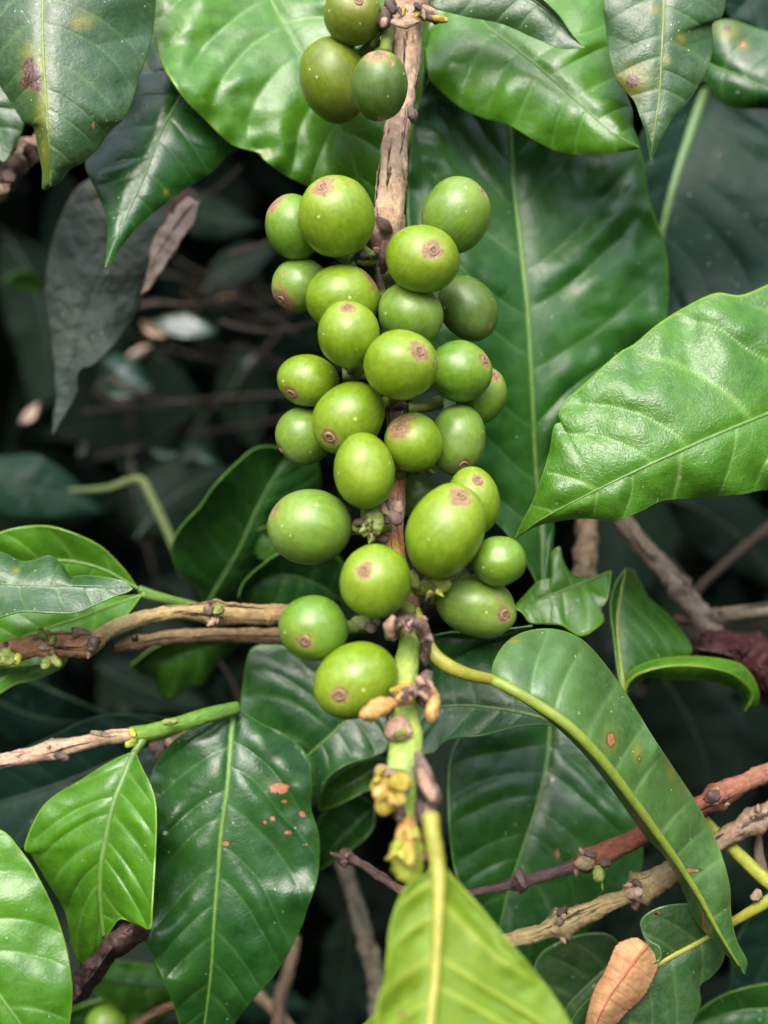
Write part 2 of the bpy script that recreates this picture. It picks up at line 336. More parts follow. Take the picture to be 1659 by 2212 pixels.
    b = mesh('blade', V, grid_faces(nu, 2*nv-1), LM[mat], t, at)
    if blabel: b['label'] = blabel
    md = b.modifiers.new('thickness', 'SOLIDIFY'); md.thickness = .0003; md.offset = 0
    rp = [(M[i, 0], M[i, 1], D[i, nv-1]+(-.15 if ribtop else .0)) for i in range(0, nu, 5)]
    if ribw: tube('midrib', rp, ribr or [(0, ribw), (.6, ribw*.62), (1, ribw*.18)], RIB[rib], t, flat=.75, sides=10, n=70)
    if pet: tube('petiole', pet, petr, RIB[petm or rib], t, flat=.85, sides=12)
    return t
# ---------------------------------------------------------------- cherries
def cherry(label, cx, cy, a, b, rot, sx, sy, d, mat='fresh', cork=.16, stalk=None, nav=1., front=True, patches=(), group='green coffee cherries crowded round the branch', dc=1.0, lump=.02, cut=None):
    sd = rng.random()*40; k = px(d); c0 = W(cx, cy, d); A, B = a*k, b*k; Cc = (A+B)/2*dc
    ct, s_ = math.cos(math.radians(rot)), math.sin(math.radians(rot))
    # local frame: e1,e2 in the view plane, e3 toward the camera
    vx, vy, vz = RM[0], RM[1], RM[2]
    toc = CAMN-c0; toc /= np.linalg.norm(toc)
    vz = toc; vx = np.cross(np.array(upv), vz); vx /= np.linalg.norm(vx); vy = np.cross(vz, vx)
    e1 = vx*ct-vy*s_; e2 = vx*s_+vy*ct
    dx, dy = (sx-cx), -(sy-cy)
    p1 = (dx*ct-dy*s_)/a; p2 = (dx*s_+dy*ct)/b; r2 = min(math.hypot(p1, p2), .985); 
    if math.hypot(p1, p2) > .985: q = .985/math.hypot(p1, p2); p1 *= q; p2 *= q
    p3 = math.sqrt(1-r2*r2)*(1 if front else -1)
    pole = Vector((p1, p2, p3)).normalized(); rq = Vector((0, 0, 1)).rotation_difference(pole).to_matrix()
    nt_, npn = 44, 56; V = []; po = []; tc = []; ck = []
    pat = []
    for (qx, qy, qr) in patches:
        ddx, ddy = qx-cx, -(qy-cy); w1 = (ddx*ct-ddy*s_)/a; w2 = (ddx*s_+ddy*ct)/b; rr = min(.98, math.hypot(w1, w2)); pat.append((Vector((w1, w2, math.sqrt(1-rr*rr))).normalized(), qr))
    for i in range(nt_+1):
        th = math.pi*i/nt_
        for j in range(npn):
            ph = 2*math.pi*j/npn; l = Vector((math.sin(th)*math.cos(ph), math.sin(th)*math.sin(ph), math.cos(th)))
            w = rq @ l
            r = 1-.05*math.exp(-(th/.30)**2)-.03*math.exp(-((math.pi-th)/.3)**2)+lump*1.5*mn.noise(w*1.3+Vector((sd, 0, 0)))+.008*mn.noise(w*3.5+Vector((0, sd, 0)))+.012*math.cos(2*ph+sd)*math.sin(th)
            V.append(c0+(e1*(w[0]*A)+e2*(w[1]*B)+vz*(w[2]*Cc))*r)
            po.append(th/math.pi); tc.append((math.cos(ph)*max(.25, math.sin(th)), math.sin(ph)*max(.25, math.sin(th)), th/math.pi*2))
            cv = math.exp(-(th/(cork*2.45))**2)*1.0 if cork else 0.
            for (pv, pr) in pat: cv = max(cv, .95*math.exp(-(w.angle(pv)/pr)**2))
            ck.append(cv)
    V = np.array(V)
    if cut is not None: pass
    t = thing('coffee_cherry', c0, label, 'coffee cherry', group)
    mesh('fruit', V, grid_faces(nt_+1, npn, True), CM[mat], t, {'pole': po, 'tc': tc, 'cork': ck})
    pw = c0+(e1*(pole[0]*A)+e2*(pole[1]*B)+vz*(pole[2]*Cc))*.958
    nn = Vector(e1*(pole[0]/A)+e2*(pole[1]/B)+vz*(pole[2]/Cc)).normalized()
    if nav:
        q = Vector((0, 0, 1)).rotation_difference(nn).to_matrix(); R0 = .00088*nav
        pr = [(1.35, -.25), (1.2, .10), (1.0, .20), (.82, .24), (.66, .12), (.55, .02), (.42, .10), (.25, .13), (.12, .0), (.0, -.08)]
        VV = []; m_ = 26
        for (rr, zz) in pr:
            for j in range(m_):
                an = 2*math.pi*j/m_; w_ = 1+.13*mn.noise(Vector((math.cos(an)*1.5+sd, math.sin(an)*1.5, rr*2)))
                VV.append(np.array(Vector(pw)+q @ Vector((rr*R0*w_*math.cos(an), rr*R0*w_*math.sin(an), (zz+.08*mn.noise(Vector((math.cos(an)*3+sd, math.sin(an)*3, rr*3))))*R0))))
        nvl = mesh('navel', VV, grid_faces(len(pr), m_, True), NAVEL, t)
        nvl.data.materials.append(NAVELC)
        for kf, pl in enumerate(nvl.data.polygons):
            if kf//m_ in (4, 5, 8): pl.material_index = 1
    if stalk is not None:
        st = stalk; mx, my = (cx+st[0])/2, (cy+st[1])/2+6
        tube('stalk', [(cx+(st[0]-cx)*.55, cy+(st[1]-cy)*.55, d+(st[2]-d)*.55+2), ((cx*.25+st[0]*.75), (cy*.25+st[1]*.75)+3, d*.25+st[2]*.75+1), st], [(0, 15), (.5, 13), (1, 17)], PED, t, rough=.12, sides=12, n=22, seed=sd)
    return t
def blob(name, x0, y0, x1, y1, d0, d1, r0, r1, mat, parent, bend=0, rough=.3, flat=.8, prof=None, seed=0):
    mx, my = (x0+x1)/2+bend, (y0+y1)/2
    return tube(name, [(x0, y0, d0), (mx, my, (d0+d1)/2), (x1, y1, d1)], prof or [(0, r0*.7), (.3, max(r0, r1)), (.75, r1), (.93, r1*.6), (1, r1*.15)], mat, parent, rough=max(rough, .3)*1.3, flat=flat, n=26, sides=16, seed=seed)
# ================================================================ LEAVES (front to back is given by the third number, mm from the focus distance)
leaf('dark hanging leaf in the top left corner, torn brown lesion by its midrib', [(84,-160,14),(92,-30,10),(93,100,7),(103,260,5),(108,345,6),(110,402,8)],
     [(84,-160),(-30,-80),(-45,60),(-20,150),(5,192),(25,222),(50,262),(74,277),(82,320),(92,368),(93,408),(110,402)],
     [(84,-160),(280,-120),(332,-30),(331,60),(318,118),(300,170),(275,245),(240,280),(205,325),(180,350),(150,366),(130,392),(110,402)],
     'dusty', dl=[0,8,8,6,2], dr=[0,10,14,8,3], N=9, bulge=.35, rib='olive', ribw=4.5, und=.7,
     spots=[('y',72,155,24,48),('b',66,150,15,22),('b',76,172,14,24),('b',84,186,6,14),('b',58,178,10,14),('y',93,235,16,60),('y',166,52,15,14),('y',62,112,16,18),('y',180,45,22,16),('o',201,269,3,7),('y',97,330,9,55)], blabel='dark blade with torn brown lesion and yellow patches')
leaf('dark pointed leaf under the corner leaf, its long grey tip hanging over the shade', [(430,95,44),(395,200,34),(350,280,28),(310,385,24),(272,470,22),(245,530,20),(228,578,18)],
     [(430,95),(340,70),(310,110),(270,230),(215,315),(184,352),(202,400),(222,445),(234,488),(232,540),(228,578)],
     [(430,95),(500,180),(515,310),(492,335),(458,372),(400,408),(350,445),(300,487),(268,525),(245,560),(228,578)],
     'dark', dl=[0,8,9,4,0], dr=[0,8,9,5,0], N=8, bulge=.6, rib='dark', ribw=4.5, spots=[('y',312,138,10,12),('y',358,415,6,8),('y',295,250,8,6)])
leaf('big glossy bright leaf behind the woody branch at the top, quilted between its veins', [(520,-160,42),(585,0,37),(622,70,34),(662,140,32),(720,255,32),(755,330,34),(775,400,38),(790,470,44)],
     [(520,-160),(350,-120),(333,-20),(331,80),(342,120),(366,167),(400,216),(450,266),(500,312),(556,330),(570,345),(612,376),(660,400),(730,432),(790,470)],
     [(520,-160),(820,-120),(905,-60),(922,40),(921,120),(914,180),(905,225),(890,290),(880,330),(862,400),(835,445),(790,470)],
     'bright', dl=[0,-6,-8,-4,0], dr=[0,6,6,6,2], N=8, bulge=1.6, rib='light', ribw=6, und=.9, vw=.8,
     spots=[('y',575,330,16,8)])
leaf('bright wavy leaf right of the branch top, overlapping the large dark leaf', [(985,-60,46),(1040,45,38),(1100,95,33),(1180,160,28),(1260,232,25),(1320,285,23),(1382,320,20)],
     [(985,-60),(925,-30),(921,60),(923,150),(945,190),(1000,235),(1050,257),(1098,270),(1150,300),(1200,325),(1250,334),(1320,331),(1382,320)],
     [(985,-60),(1150,-90),(1290,-60),(1312,0),(1316,70),(1335,140),(1352,200),(1366,240),(1366,270),(1375,295),(1382,320)],
     'bright', dl=[0,2,6,5,1], dr=[0,6,10,6,2], N=8, bulge=.85, rib='light', ribw=4, und=.9, slant=.12)
leaf('dusky leaf poking in at the top edge with its dark tip over the bright leaf', [(1000,-90,22),(1080,-40,18),(1160,5,16),(1215,55,15),(1262,104,14)],
     [(1000,-90),(900,-60),(915,5),(990,32),(1080,50),(1150,80),(1210,104),(1262,104)],
     [(1000,-90),(1100,-70),(1165,-10),(1185,8),(1210,35),(1235,72),(1262,104)],
     'dusty', dl=[0,4,3,0], dr=[0,-2,-2,0], N=6, bulge=.4, rib='dark', ribw=3)
leaf('large dark leaf right of the cherries, with a pale straight midrib running down it', [(1090,120,62),(1098,250,56),(1108,380,52),(1124,520,50),(1140,680,48),(1150,860,48),(1158,1020,50),(1170,1150,48),(1172,1302,42)],
     [(1090,120),(1000,100),(915,190),(885,330),(880,480),(900,640),(930,800),(985,960),(1030,1080),(1100,1160),(1150,1240),(1172,1302)],
     [(1090,120),(1240,160),(1340,240),(1385,330),(1402,430),(1436,530),(1444,610),(1436,700),(1392,770),(1310,850),(1240,950),(1200,1060),(1195,1160),(1185,1260),(1172,1302)],
     'darkmid', dl=[0,-6,-14,-8,0], dr=[0,6,12,6,0], N=10, bulge=2.1, rib='light', ribw=6.5, ribr=[(0,8),(.5,5.5),(.8,3.5),(1,1.5)], und=1., vw=.9, slant=-.10,
     spots=[('b',1045,600,5,3)])
leaf('broad crinkled bright leaf reaching in from the right edge, nicked on its upper margin', [(1960,760,28),(1800,830,18),(1659,893,8),(1550,938,3),(1400,1005,0),(1250,1078,2),(1160,1128,6),(1111,1166,12)],
     [(1960,760),(1900,600),(1720,590),(1660,615),(1600,638),(1545,634),(1480,664),(1422,700),(1372,742),(1330,768),(1252,840),(1222,865),(1208,893),(1211,912),(1197,922),(1185,985),(1155,1075),(1130,1125),(1111,1166)],
     [(1960,760),(1950,1000),(1800,1060),(1659,1058),(1600,1068),(1500,1076),(1430,1082),(1385,1104),(1330,1124),(1255,1119),(1180,1130),(1140,1145),(1111,1166)],
     'crinkle', dl=[0,8,12,7,0], dr=[0,5,7,4,1], N=8, bulge=1.15, rib='light', ribw=5.5, und=.8, slant=.16, vw=.8)
leaf('spotted dark leaf hanging from the top edge with a round purple lesion', [(1448,-120,18),(1436,-20,14),(1430,100,12),(1424,210,12),(1412,290,12),(1406,348,14)],
     [(1448,-120),(1330,-90),(1303,-10),(1309,60),(1316,120),(1332,172),(1368,216),(1382,250),(1395,285),(1400,315),(1406,348)],
     [(1448,-120),(1560,-90),(1567,-10),(1560,35),(1538,52),(1539,100),(1528,150),(1490,215),(1452,255),(1430,295),(1416,325),(1406,348)],
     'dusty', dl=[0,3,4,2,0], dr=[0,5,7,3,0], N=8, bulge=.45, rib='olive', ribw=3.5,
     spots=[('h',1366,176,14,15),('y',1438,132,10,9),('y',1470,82,10,11),('y',1415,22,14,12),('y',1365,175,38,36)], blabel='dark dusty blade with round purple lesion ringed in yellow')
leaf('leaf at the top right edge with two yellow rust spots', [(1500,120,60),(1545,145,54),(1600,166,50),(1680,205,48),(1800,260,50)],
     [(1500,120),(1530,60),(1570,42),(1630,60),(1720,90),(1790,160),(1800,260)], [(1500,120),(1520,165),(1552,215),(1595,233),(1660,236),(1730,262),(1800,260)],
     'dark', dl=[0,4,6,0], dr=[0,4,6,0], N=6, bulge=.5, rib='light', ribw=2.5, spots=[('y',1572,66,27,19),('b',1572,63,9,6),('y',1605,98,13,12),('o',1604,97,6,6)])
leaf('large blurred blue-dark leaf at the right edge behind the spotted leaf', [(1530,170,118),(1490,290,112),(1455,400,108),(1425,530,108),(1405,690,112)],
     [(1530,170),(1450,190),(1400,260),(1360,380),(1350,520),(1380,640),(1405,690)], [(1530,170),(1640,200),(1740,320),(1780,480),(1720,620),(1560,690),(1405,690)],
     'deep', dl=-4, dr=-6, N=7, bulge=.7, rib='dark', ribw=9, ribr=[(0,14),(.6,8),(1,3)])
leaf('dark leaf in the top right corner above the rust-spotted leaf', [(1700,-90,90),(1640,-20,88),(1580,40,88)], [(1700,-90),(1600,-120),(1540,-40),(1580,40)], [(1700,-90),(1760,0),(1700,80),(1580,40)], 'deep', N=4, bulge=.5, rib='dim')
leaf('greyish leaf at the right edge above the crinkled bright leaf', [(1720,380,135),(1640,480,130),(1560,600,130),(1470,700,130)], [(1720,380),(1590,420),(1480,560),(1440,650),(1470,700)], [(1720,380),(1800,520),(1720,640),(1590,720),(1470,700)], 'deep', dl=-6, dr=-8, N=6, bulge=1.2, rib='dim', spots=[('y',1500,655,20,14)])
leaf('yellow-green leaf hanging underside out at the bottom centre', [(938,1820,-58),(948,1900,-60),(946,2000,-63),(940,2110,-66),(930,2212,-70),(918,2380,-78),(900,2600,-88)],
     [(938,1820),(925,1885),(890,1902),(860,1945),(842,2005),(836,2070),(832,2115),(818,2155),(813,2200),(805,2290),(820,2450),(900,2600)],
     [(938,1820),(958,1868),(990,1905),(1040,1962),(1100,2035),(1150,2092),(1195,2150),(1232,2212),(1262,2300),(1200,2450),(900,2600)],
     'lime', dl=[0,-4,-6,-4], dr=[0,2,6,4], N=9, bulge=1.2, conc=-1, rib='yellow', ribr=[(0,19),(.3,12),(.6,11),(1,8)], und=.5, slant=.14, vw=1.3,
     pet=[(930,1760,-56),(934,1800,-58),(944,1860,-59)], petr=[19,18,19], petm='yellow', spots=[('o',868,2190,5,8)])
leaf('lime lobe of a leaf just entering the bottom edge left of the hanging one', [(770,2290,-50),(800,2240,-50),(822,2182,-50)], [(770,2290),(768,2240),(800,2200),(822,2182)], [(770,2290),(830,2270),(838,2215),(822,2182)], 'lime', N=3, rib='yellow', ribw=3)
leaf('long arched leaf on a yellow stalk, folded and drooping to the lower right', [(1062,1468,-18),(1110,1492,-20),(1165,1525,-20),(1225,1566,-20),(1290,1630,-18),(1352,1708,-14),(1412,1790,-9),(1462,1860,-5),(1510,1935,-2),(1545,2000,0),(1580,2060,3),(1608,2104,6)],
     [(1062,1468),(1068,1428),(1098,1384),(1145,1362),(1200,1360),(1250,1378),(1290,1415),(1340,1480),(1375,1535),(1415,1600),(1460,1668),(1510,1745),(1552,1830),(1575,1910),(1578,1970),(1590,2030),(1612,2075),(1608,2104)],
     [(1062,1468),(1100,1497),(1150,1530),(1205,1572),(1265,1632),(1330,1715),(1390,1800),(1438,1852),(1475,1920),(1505,1990),(1555,2045),(1596,2092),(1608,2104)],
     'arch', dl=[0,14,18,9,15,4,3], dr=[0,12,14,12,8,2], N=11, bulge=1.1, rib='olive', ribr=[(0,12),(.3,12),(.6,9),(.8,6),(1,2)], und=1.5, slant=.05,
     pet=[(893,1308,-14),(912,1352,-19),(928,1398,-22),(958,1432,-23),(1005,1455,-22),(1062,1468,-18)], petr=[10,12,14,16,14,12], petm='yellow',
     spots=[('o',1318,1598,8,13),('y',1318,1600,16,24),('y',1375,1625,10,18),('o',1380,1640,4,5),('y',1448,1668,9,18),('o',1480,1880,30,4),('o',1445,1838,14,4),('o',1520,2000,4,30),('y',1105,1385,20,6)], blabel='pale dusty blade with orange rust spots and a brown edge')
leaf('dark glossy leaf crossing under the arched leaf', [(1215,1568,16),(1160,1548,18),(1080,1532,20),(1000,1524,22),(930,1530,24),(840,1550,28)],
     [(1215,1568),(1170,1470),(1110,1410),(1040,1390),(975,1408),(930,1455),(880,1500),(840,1550)], [(1215,1568),(1160,1566),(1100,1574),(1040,1590),(985,1594),(955,1606),(932,1628),(880,1620),(840,1550)],
     'dark', dl=[0,10,10,0], dr=[0,-3,-3,0], N=7, bulge=.5, rib='light', ribw=4.5, und=.5, slant=.15)
leaf('narrow grey-green leaf behind the lowest right cherry, folded to a thin edge', [(1150,1352,26),(1080,1372,26),(1010,1376,27),(940,1372,30)], [(1150,1352),(1100,1358),(1040,1366),(980,1365),(940,1372)], [(1150,1352),(1080,1385),(1020,1398),(985,1430),(940,1450),(920,1405),(940,1372)], 'dark', dl=-4, dr=6, N=4, bulge=.3, rib='light', ribw=3)
leaf('broad dark green leaf behind the twigs at the lower right of the branch', [(1188,1540,58),(1182,1640,54),(1160,1740,50),(1130,1830,48),(1100,1920,47),(1078,2010,46),(1060,2080,46)],
     [(1188,1540),(1100,1555),(1010,1575),(972,1640),(968,1760),(978,1860),(1000,1950),(1030,2040),(1060,2080)], [(1188,1540),(1255,1560),(1330,1650),(1375,1760),(1388,1850),(1372,1900),(1310,1950),(1260,2020),(1190,2060),(1120,2085),(1060,2080)],
     'dark', dl=[0,-4,-6,0], dr=[0,2,4,0], N=8, bulge=.8, rib='light', ribw=4, und=.7, spots=[('o',1204,1842,4,8)])
leaf('green upright half of a creased leaf at the right, pointing up between thin branches', [(1347,1500,36),(1338,1430,38),(1332,1350,40),(1340,1280,42),(1352,1228,44)],
     [(1347,1500),(1335,1450),(1326,1380),(1318,1310),(1330,1260),(1352,1228)], [(1347,1500),(1400,1450),(1470,1425),(1494,1400),(1450,1335),(1400,1290),(1370,1235),(1352,1228)],
     'mid', dl=-2, dr=[0,8,14,8], N=7, bulge=.25, rib='olive', ribr=[(0,9),(1,4)], slant=-.5)
leaf('bright curled strip of leaf bending over to the right beside the wine-brown dead leaf', [(1347,1500,34),(1362,1468,32),(1400,1448,30),(1460,1438,30),(1530,1442,32),(1590,1460,36),(1625,1500,40),(1610,1535,42)],
     [(1347,1500),(1358,1455),(1395,1432),(1450,1420),(1530,1420),(1600,1436),(1634,1480),(1636,1520),(1610,1535)], [(1347,1500),(1378,1475),(1405,1462),(1450,1468),(1520,1470),(1570,1480),(1605,1508),(1610,1535)],
     'bright', dl=4, dr=6, N=6, bulge=.25, rib='olive', ribw=3)
leaf('green leaf with eaten ragged edges below the crinkled leaf tip', [(1320,1235,36),(1262,1258,32),(1210,1278,30),(1160,1296,30),(1110,1312,32)],
     [(1320,1235),(1295,1250),(1262,1248),(1230,1238),(1213,1200),(1208,1180),(1190,1200),(1192,1245),(1165,1255),(1135,1285),(1110,1312)], [(1320,1235),(1314,1290),(1300,1316),(1302,1345),(1256,1374),(1215,1352),(1180,1348),(1145,1345),(1130,1325),(1110,1312)],
     'bright', dl=2, dr=-2, N=5, bulge=.3, rib='light', ribw=4, spots=[('b',1300,1318,5,7)])
leaf('bright leaf at the left edge, upper of the pair behind the dusty grey one', [(300,1272,36),(210,1225,34),(110,1210,34),(0,1230,36),(-90,1270,40)], [(300,1272),(262,1222),(215,1178),(150,1148),(85,1135),(0,1150),(-90,1200),(-90,1270)], [(300,1272),(240,1285),(120,1280),(0,1290),(-90,1270)], 'bright', dl=[0,-3,-3,0], dr=4, N=6, bulge=.6, rib='light', ribw=3.5,
     pet=[(300,1272,36),(350,1290,38),(430,1312,42),(470,1330,46)], petr=[8,9,9,9])
leaf('bright leaf at the left edge, lower of the pair above the knotted twig', [(306,1285,30),(250,1305,30),(170,1335,32),(80,1365,34),(0,1400,36),(-80,1440,40)], [(306,1285),(240,1290),(120,1300),(0,1320),(-80,1440)], [(306,1285),(278,1325),(248,1358),(200,1385),(130,1425),(40,1440),(-80,1440)], 'bright', dl=3, dr=-2, N=6, bulge=.5, rib='light', ribw=3.5,
     pet=[(306,1285,30),(360,1298,34),(430,1316,42)], petr=[8,8,8])
leaf('small bright leaf tip under the knotted twig at the left edge', [(150,1400,44),(80,1435,42),(0,1470,40),(-90,1520,40)], [(150,1400),(90,1400),(0,1415),(-90,1450),(-90,1520)], [(150,1400),(135,1440),(75,1468),(20,1485),(-90,1560),(-90,1520)], 'bright', dl=0, dr=-2, N=5, bulge=.4, rib='light', ribw=3)
leaf('grey dusty leaf lying over the bright pair at the left edge, speckled white', [(-120,1255,10),(0,1262,7),(100,1266,6),(200,1268,6),(287,1272,8)], [(-120,1255),(-60,1185),(0,1192),(45,1212),(75,1210),(105,1200),(130,1216),(152,1244),(190,1243),(245,1250),(272,1258),(287,1272)], [(-120,1255),(-60,1345),(0,1334),(50,1322),(110,1325),(165,1324),(205,1308),(245,1290),(275,1280),(287,1272)],
     'dusty', dl=[0,6,8,4,0], dr=[0,-4,-5,-3,0], N=6, bulge=.5, rib='dark', ribw=2, spots=[('y',33,1233,8,6)])
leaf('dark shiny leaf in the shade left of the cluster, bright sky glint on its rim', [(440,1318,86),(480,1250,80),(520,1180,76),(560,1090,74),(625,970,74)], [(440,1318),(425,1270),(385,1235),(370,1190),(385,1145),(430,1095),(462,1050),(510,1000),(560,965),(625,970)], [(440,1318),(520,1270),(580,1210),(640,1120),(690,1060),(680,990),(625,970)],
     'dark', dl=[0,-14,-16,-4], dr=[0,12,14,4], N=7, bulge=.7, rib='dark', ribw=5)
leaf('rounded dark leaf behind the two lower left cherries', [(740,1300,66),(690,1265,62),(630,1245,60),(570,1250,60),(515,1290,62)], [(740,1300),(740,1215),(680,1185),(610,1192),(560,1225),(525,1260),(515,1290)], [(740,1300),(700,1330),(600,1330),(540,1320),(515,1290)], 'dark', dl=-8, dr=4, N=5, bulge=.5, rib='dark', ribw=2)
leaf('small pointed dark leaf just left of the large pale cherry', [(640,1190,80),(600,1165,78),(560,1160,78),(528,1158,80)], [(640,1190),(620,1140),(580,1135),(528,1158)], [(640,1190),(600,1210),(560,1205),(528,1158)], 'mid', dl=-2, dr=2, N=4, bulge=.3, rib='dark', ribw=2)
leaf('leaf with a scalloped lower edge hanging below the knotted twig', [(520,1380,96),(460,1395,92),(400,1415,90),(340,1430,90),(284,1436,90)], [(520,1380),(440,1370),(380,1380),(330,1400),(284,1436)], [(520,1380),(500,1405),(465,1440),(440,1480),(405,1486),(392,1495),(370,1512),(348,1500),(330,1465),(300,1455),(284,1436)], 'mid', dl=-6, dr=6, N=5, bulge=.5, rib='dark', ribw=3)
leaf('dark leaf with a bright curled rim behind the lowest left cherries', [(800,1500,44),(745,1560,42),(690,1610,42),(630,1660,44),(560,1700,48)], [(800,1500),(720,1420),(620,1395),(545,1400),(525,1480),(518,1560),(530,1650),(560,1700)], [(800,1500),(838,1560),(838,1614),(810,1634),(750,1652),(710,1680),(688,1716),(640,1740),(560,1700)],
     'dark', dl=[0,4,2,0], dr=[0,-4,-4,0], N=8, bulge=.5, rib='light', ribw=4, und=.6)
leaf('big dark leaf at the lower left with rusty orange flecks', [(505,1525,30),(498,1620,25),(492,1700,22),(478,1800,20),(470,1900,19),(462,2000,18),(456,2100,20),(440,2230,26),(425,2330,30)],
     [(505,1525),(440,1560),(375,1600),(330,1665),(312,1740),(320,1850),(330,1930),(320,1975),(304,2010),(325,2055),(350,2110),(375,2170),(395,2240),(410,2300),(425,2330)],
     [(505,1525),(560,1560),(620,1590),(665,1635),(675,1700),(672,1745),(688,1800),(690,1850),(684,1905),(665,1960),(652,2000),(625,2055),(590,2110),(545,2160),(500,2220),(460,2290),(425,2330)],
     'dark', dl=[0,6,4,-4,0], dr=[0,6,3,2,0], N=10, bulge=1.0, rib='light', ribr=[(0,8),(.5,4.5),(1,2)], und=1., vw=.9,
     spots=[('o',605,1703,19,12),('o',652,1757,7,7),('o',589,1768,6,5),('o',573,1776,6,5),('o',621,1798,9,4),('o',486,1822,8,6),('o',659,1825,8,3),('o',613,1731,7,4)], blabel='dark glossy blade flecked with orange holes')
leaf('bright glossy leaf at the lower left, folded on the right with a withered tip', [(292,1622,18),(268,1680,14),(245,1740,12),(230,1810,11),(218,1880,11),(218,1950,12),(226,2034,14)],
     [(292,1622),(240,1645),(170,1688),(110,1725),(78,1765),(53,1830),(70,1850),(100,1900),(140,1970),(158,2050),(180,2085),(205,2070),(226,2034)],
     [(292,1622),(308,1660),(328,1700),(338,1745),(338,1820),(334,1900),(330,1960),(326,2006),(300,1998),(262,1985),(240,2010),(226,2034)],
     'bright', dl=[0,6,6,2], dr=[0,-6,-8,-10,0], N=8, bulge=.9, rib='light', ribr=[(0,8),(.6,6),(1,5)], und=.5, pet=[(312,1592,20),(304,1606,19),(292,1624,18)], petr=[11,9,8])
leaf('large bright leaf filling the bottom left corner', [(-190,1850,-12),(-130,1950,-16),(-70,2050,-18),(0,2150,-20),(55,2230,-20),(110,2340,-16)],
     [(-190,1850),(-220,2000),(-200,2200),(-80,2330),(20,2380),(110,2340)], [(-190,1850),(-100,1770),(0,1792),(40,1830),(75,1880),(115,1960),(142,2040),(154,2110),(156,2160),(146,2240),(130,2300),(110,2340)],
     'bright', dl=2, dr=[0,4,5,3,0], N=6, bulge=.6, rib='light', ribw=5, und=.6)
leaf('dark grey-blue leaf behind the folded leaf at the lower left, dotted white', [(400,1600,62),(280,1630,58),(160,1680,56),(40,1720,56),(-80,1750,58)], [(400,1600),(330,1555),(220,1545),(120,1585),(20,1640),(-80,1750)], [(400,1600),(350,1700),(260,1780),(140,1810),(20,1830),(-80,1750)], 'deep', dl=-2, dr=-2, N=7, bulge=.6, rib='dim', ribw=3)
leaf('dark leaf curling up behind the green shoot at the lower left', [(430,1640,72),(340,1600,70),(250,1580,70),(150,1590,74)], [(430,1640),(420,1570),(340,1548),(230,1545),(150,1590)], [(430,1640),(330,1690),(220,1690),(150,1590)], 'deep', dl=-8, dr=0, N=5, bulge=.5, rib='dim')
leaf('long hanging wilted leaf in the shade on the left, greyish with a dried brown margin', [(330,380,72),(270,470,70),(215,580,68),(180,680,68),(160,780,68),(138,870,68),(114,940,68)],
     [(330,380),(190,390),(130,470),(105,560),(97,640),(112,720),(116,780),(124,850),(118,900),(114,940)], [(330,380),(430,420),(405,480),(360,540),(322,610),(298,670),(255,735),(205,785),(172,800),(160,860),(114,940)],
     'wilted', dl=[0,6,8,4,0], dr=[0,-8,4,-6,0], N=6, bulge=1.3, crumple=.5, rib='dim', ribw=4, und=1., spots=[('b',400,470,40,60),('b',350,560,26,40),('b',320,610,16,26)])
leaf('pinkish dried leaf curl beside the wilted grey leaf', [(435,428,64),(400,460,62),(365,510,61),(335,560,61),(305,640,62)], [(435,428),(400,430),(360,470),(330,530),(305,640)], [(435,428),(420,480),(385,530),(345,590),(305,640)], 'pinkish', dl=3, dr=-2, N=4, bulge=.3, rib='brown', ribw=2, crumple=1., nu=60, nv=10)
leaf('dark leaf edge at the left border under the corner leaf', [(-80,120,40),(-40,220,38),(0,290,38),(10,350,38)], [(-80,120),(-120,220),(-60,320),(10,350)], [(-80,120),(0,185),(50,240),(48,285),(30,320),(10,350)], 'dark', N=5, bulge=.5, rib='dark', ribw=2)
leaf('crumpled dead brown leaf tip at the end of the folded bright leaf', [(305,1985,8),(262,2020,6),(225,2070,8),(190,2120,12),(150,2180,16)], [(305,1985),(255,1990),(215,2040),(175,2085),(145,2130),(150,2180)], [(305,1985),(322,2010),(295,2045),(250,2070),(220,2120),(180,2160),(150,2180)],
     'brown', dl=8, dr=10, N=5, bulge=.8, rib='brown', ribw=3, crumple=1.6, nu=90, nv=16)
leaf('crumpled wine-brown dead leaf at the right edge', [(1500,1400,56),(1560,1410,52),(1620,1430,50),(1720,1480,50)], [(1500,1400),(1530,1365),(1600,1372),(1660,1375),(1720,1480)], [(1500,1400),(1520,1425),(1580,1440),(1640,1520),(1720,1560),(1720,1480)],
     'wine', dl=8, dr=10, N=5, bulge=1., rib='brown', ribw=3, crumple=1.8, nu=90, nv=16)
leaf('notched dark leaf on a yellow-green stalk at the lower right', [(1562,2004,14),(1500,2040,12),(1430,2078,10),(1360,2130,10),(1280,2200,12),(1200,2290,18)],
     [(1562,2004),(1545,1968),(1490,1952),(1430,1958),(1392,1978),(1383,2000),(1400,2028),(1425,2045),(1428,2068),(1410,2080),(1350,2105),(1250,2180),(1200,2290)],
     [(1562,2004),(1566,2040),(1560,2080),(1535,2112),(1512,2130),(1513,2170),(1495,2215),(1450,2290),(1330,2330),(1200,2290)],
     'dusty', dl=-2, dr=3, N=7, bulge=.6, rib='yellow', ribr=[(0,7),(.5,5),(1,3)], pet=[(1700,1920,8),(1640,1958,10),(1562,2004,14)], petr=[13,12,8], petm='yellow', spots=[('b',1418,1974,6,4),('y',1365,2215,10,6),('o',1420,1972,5,4)])
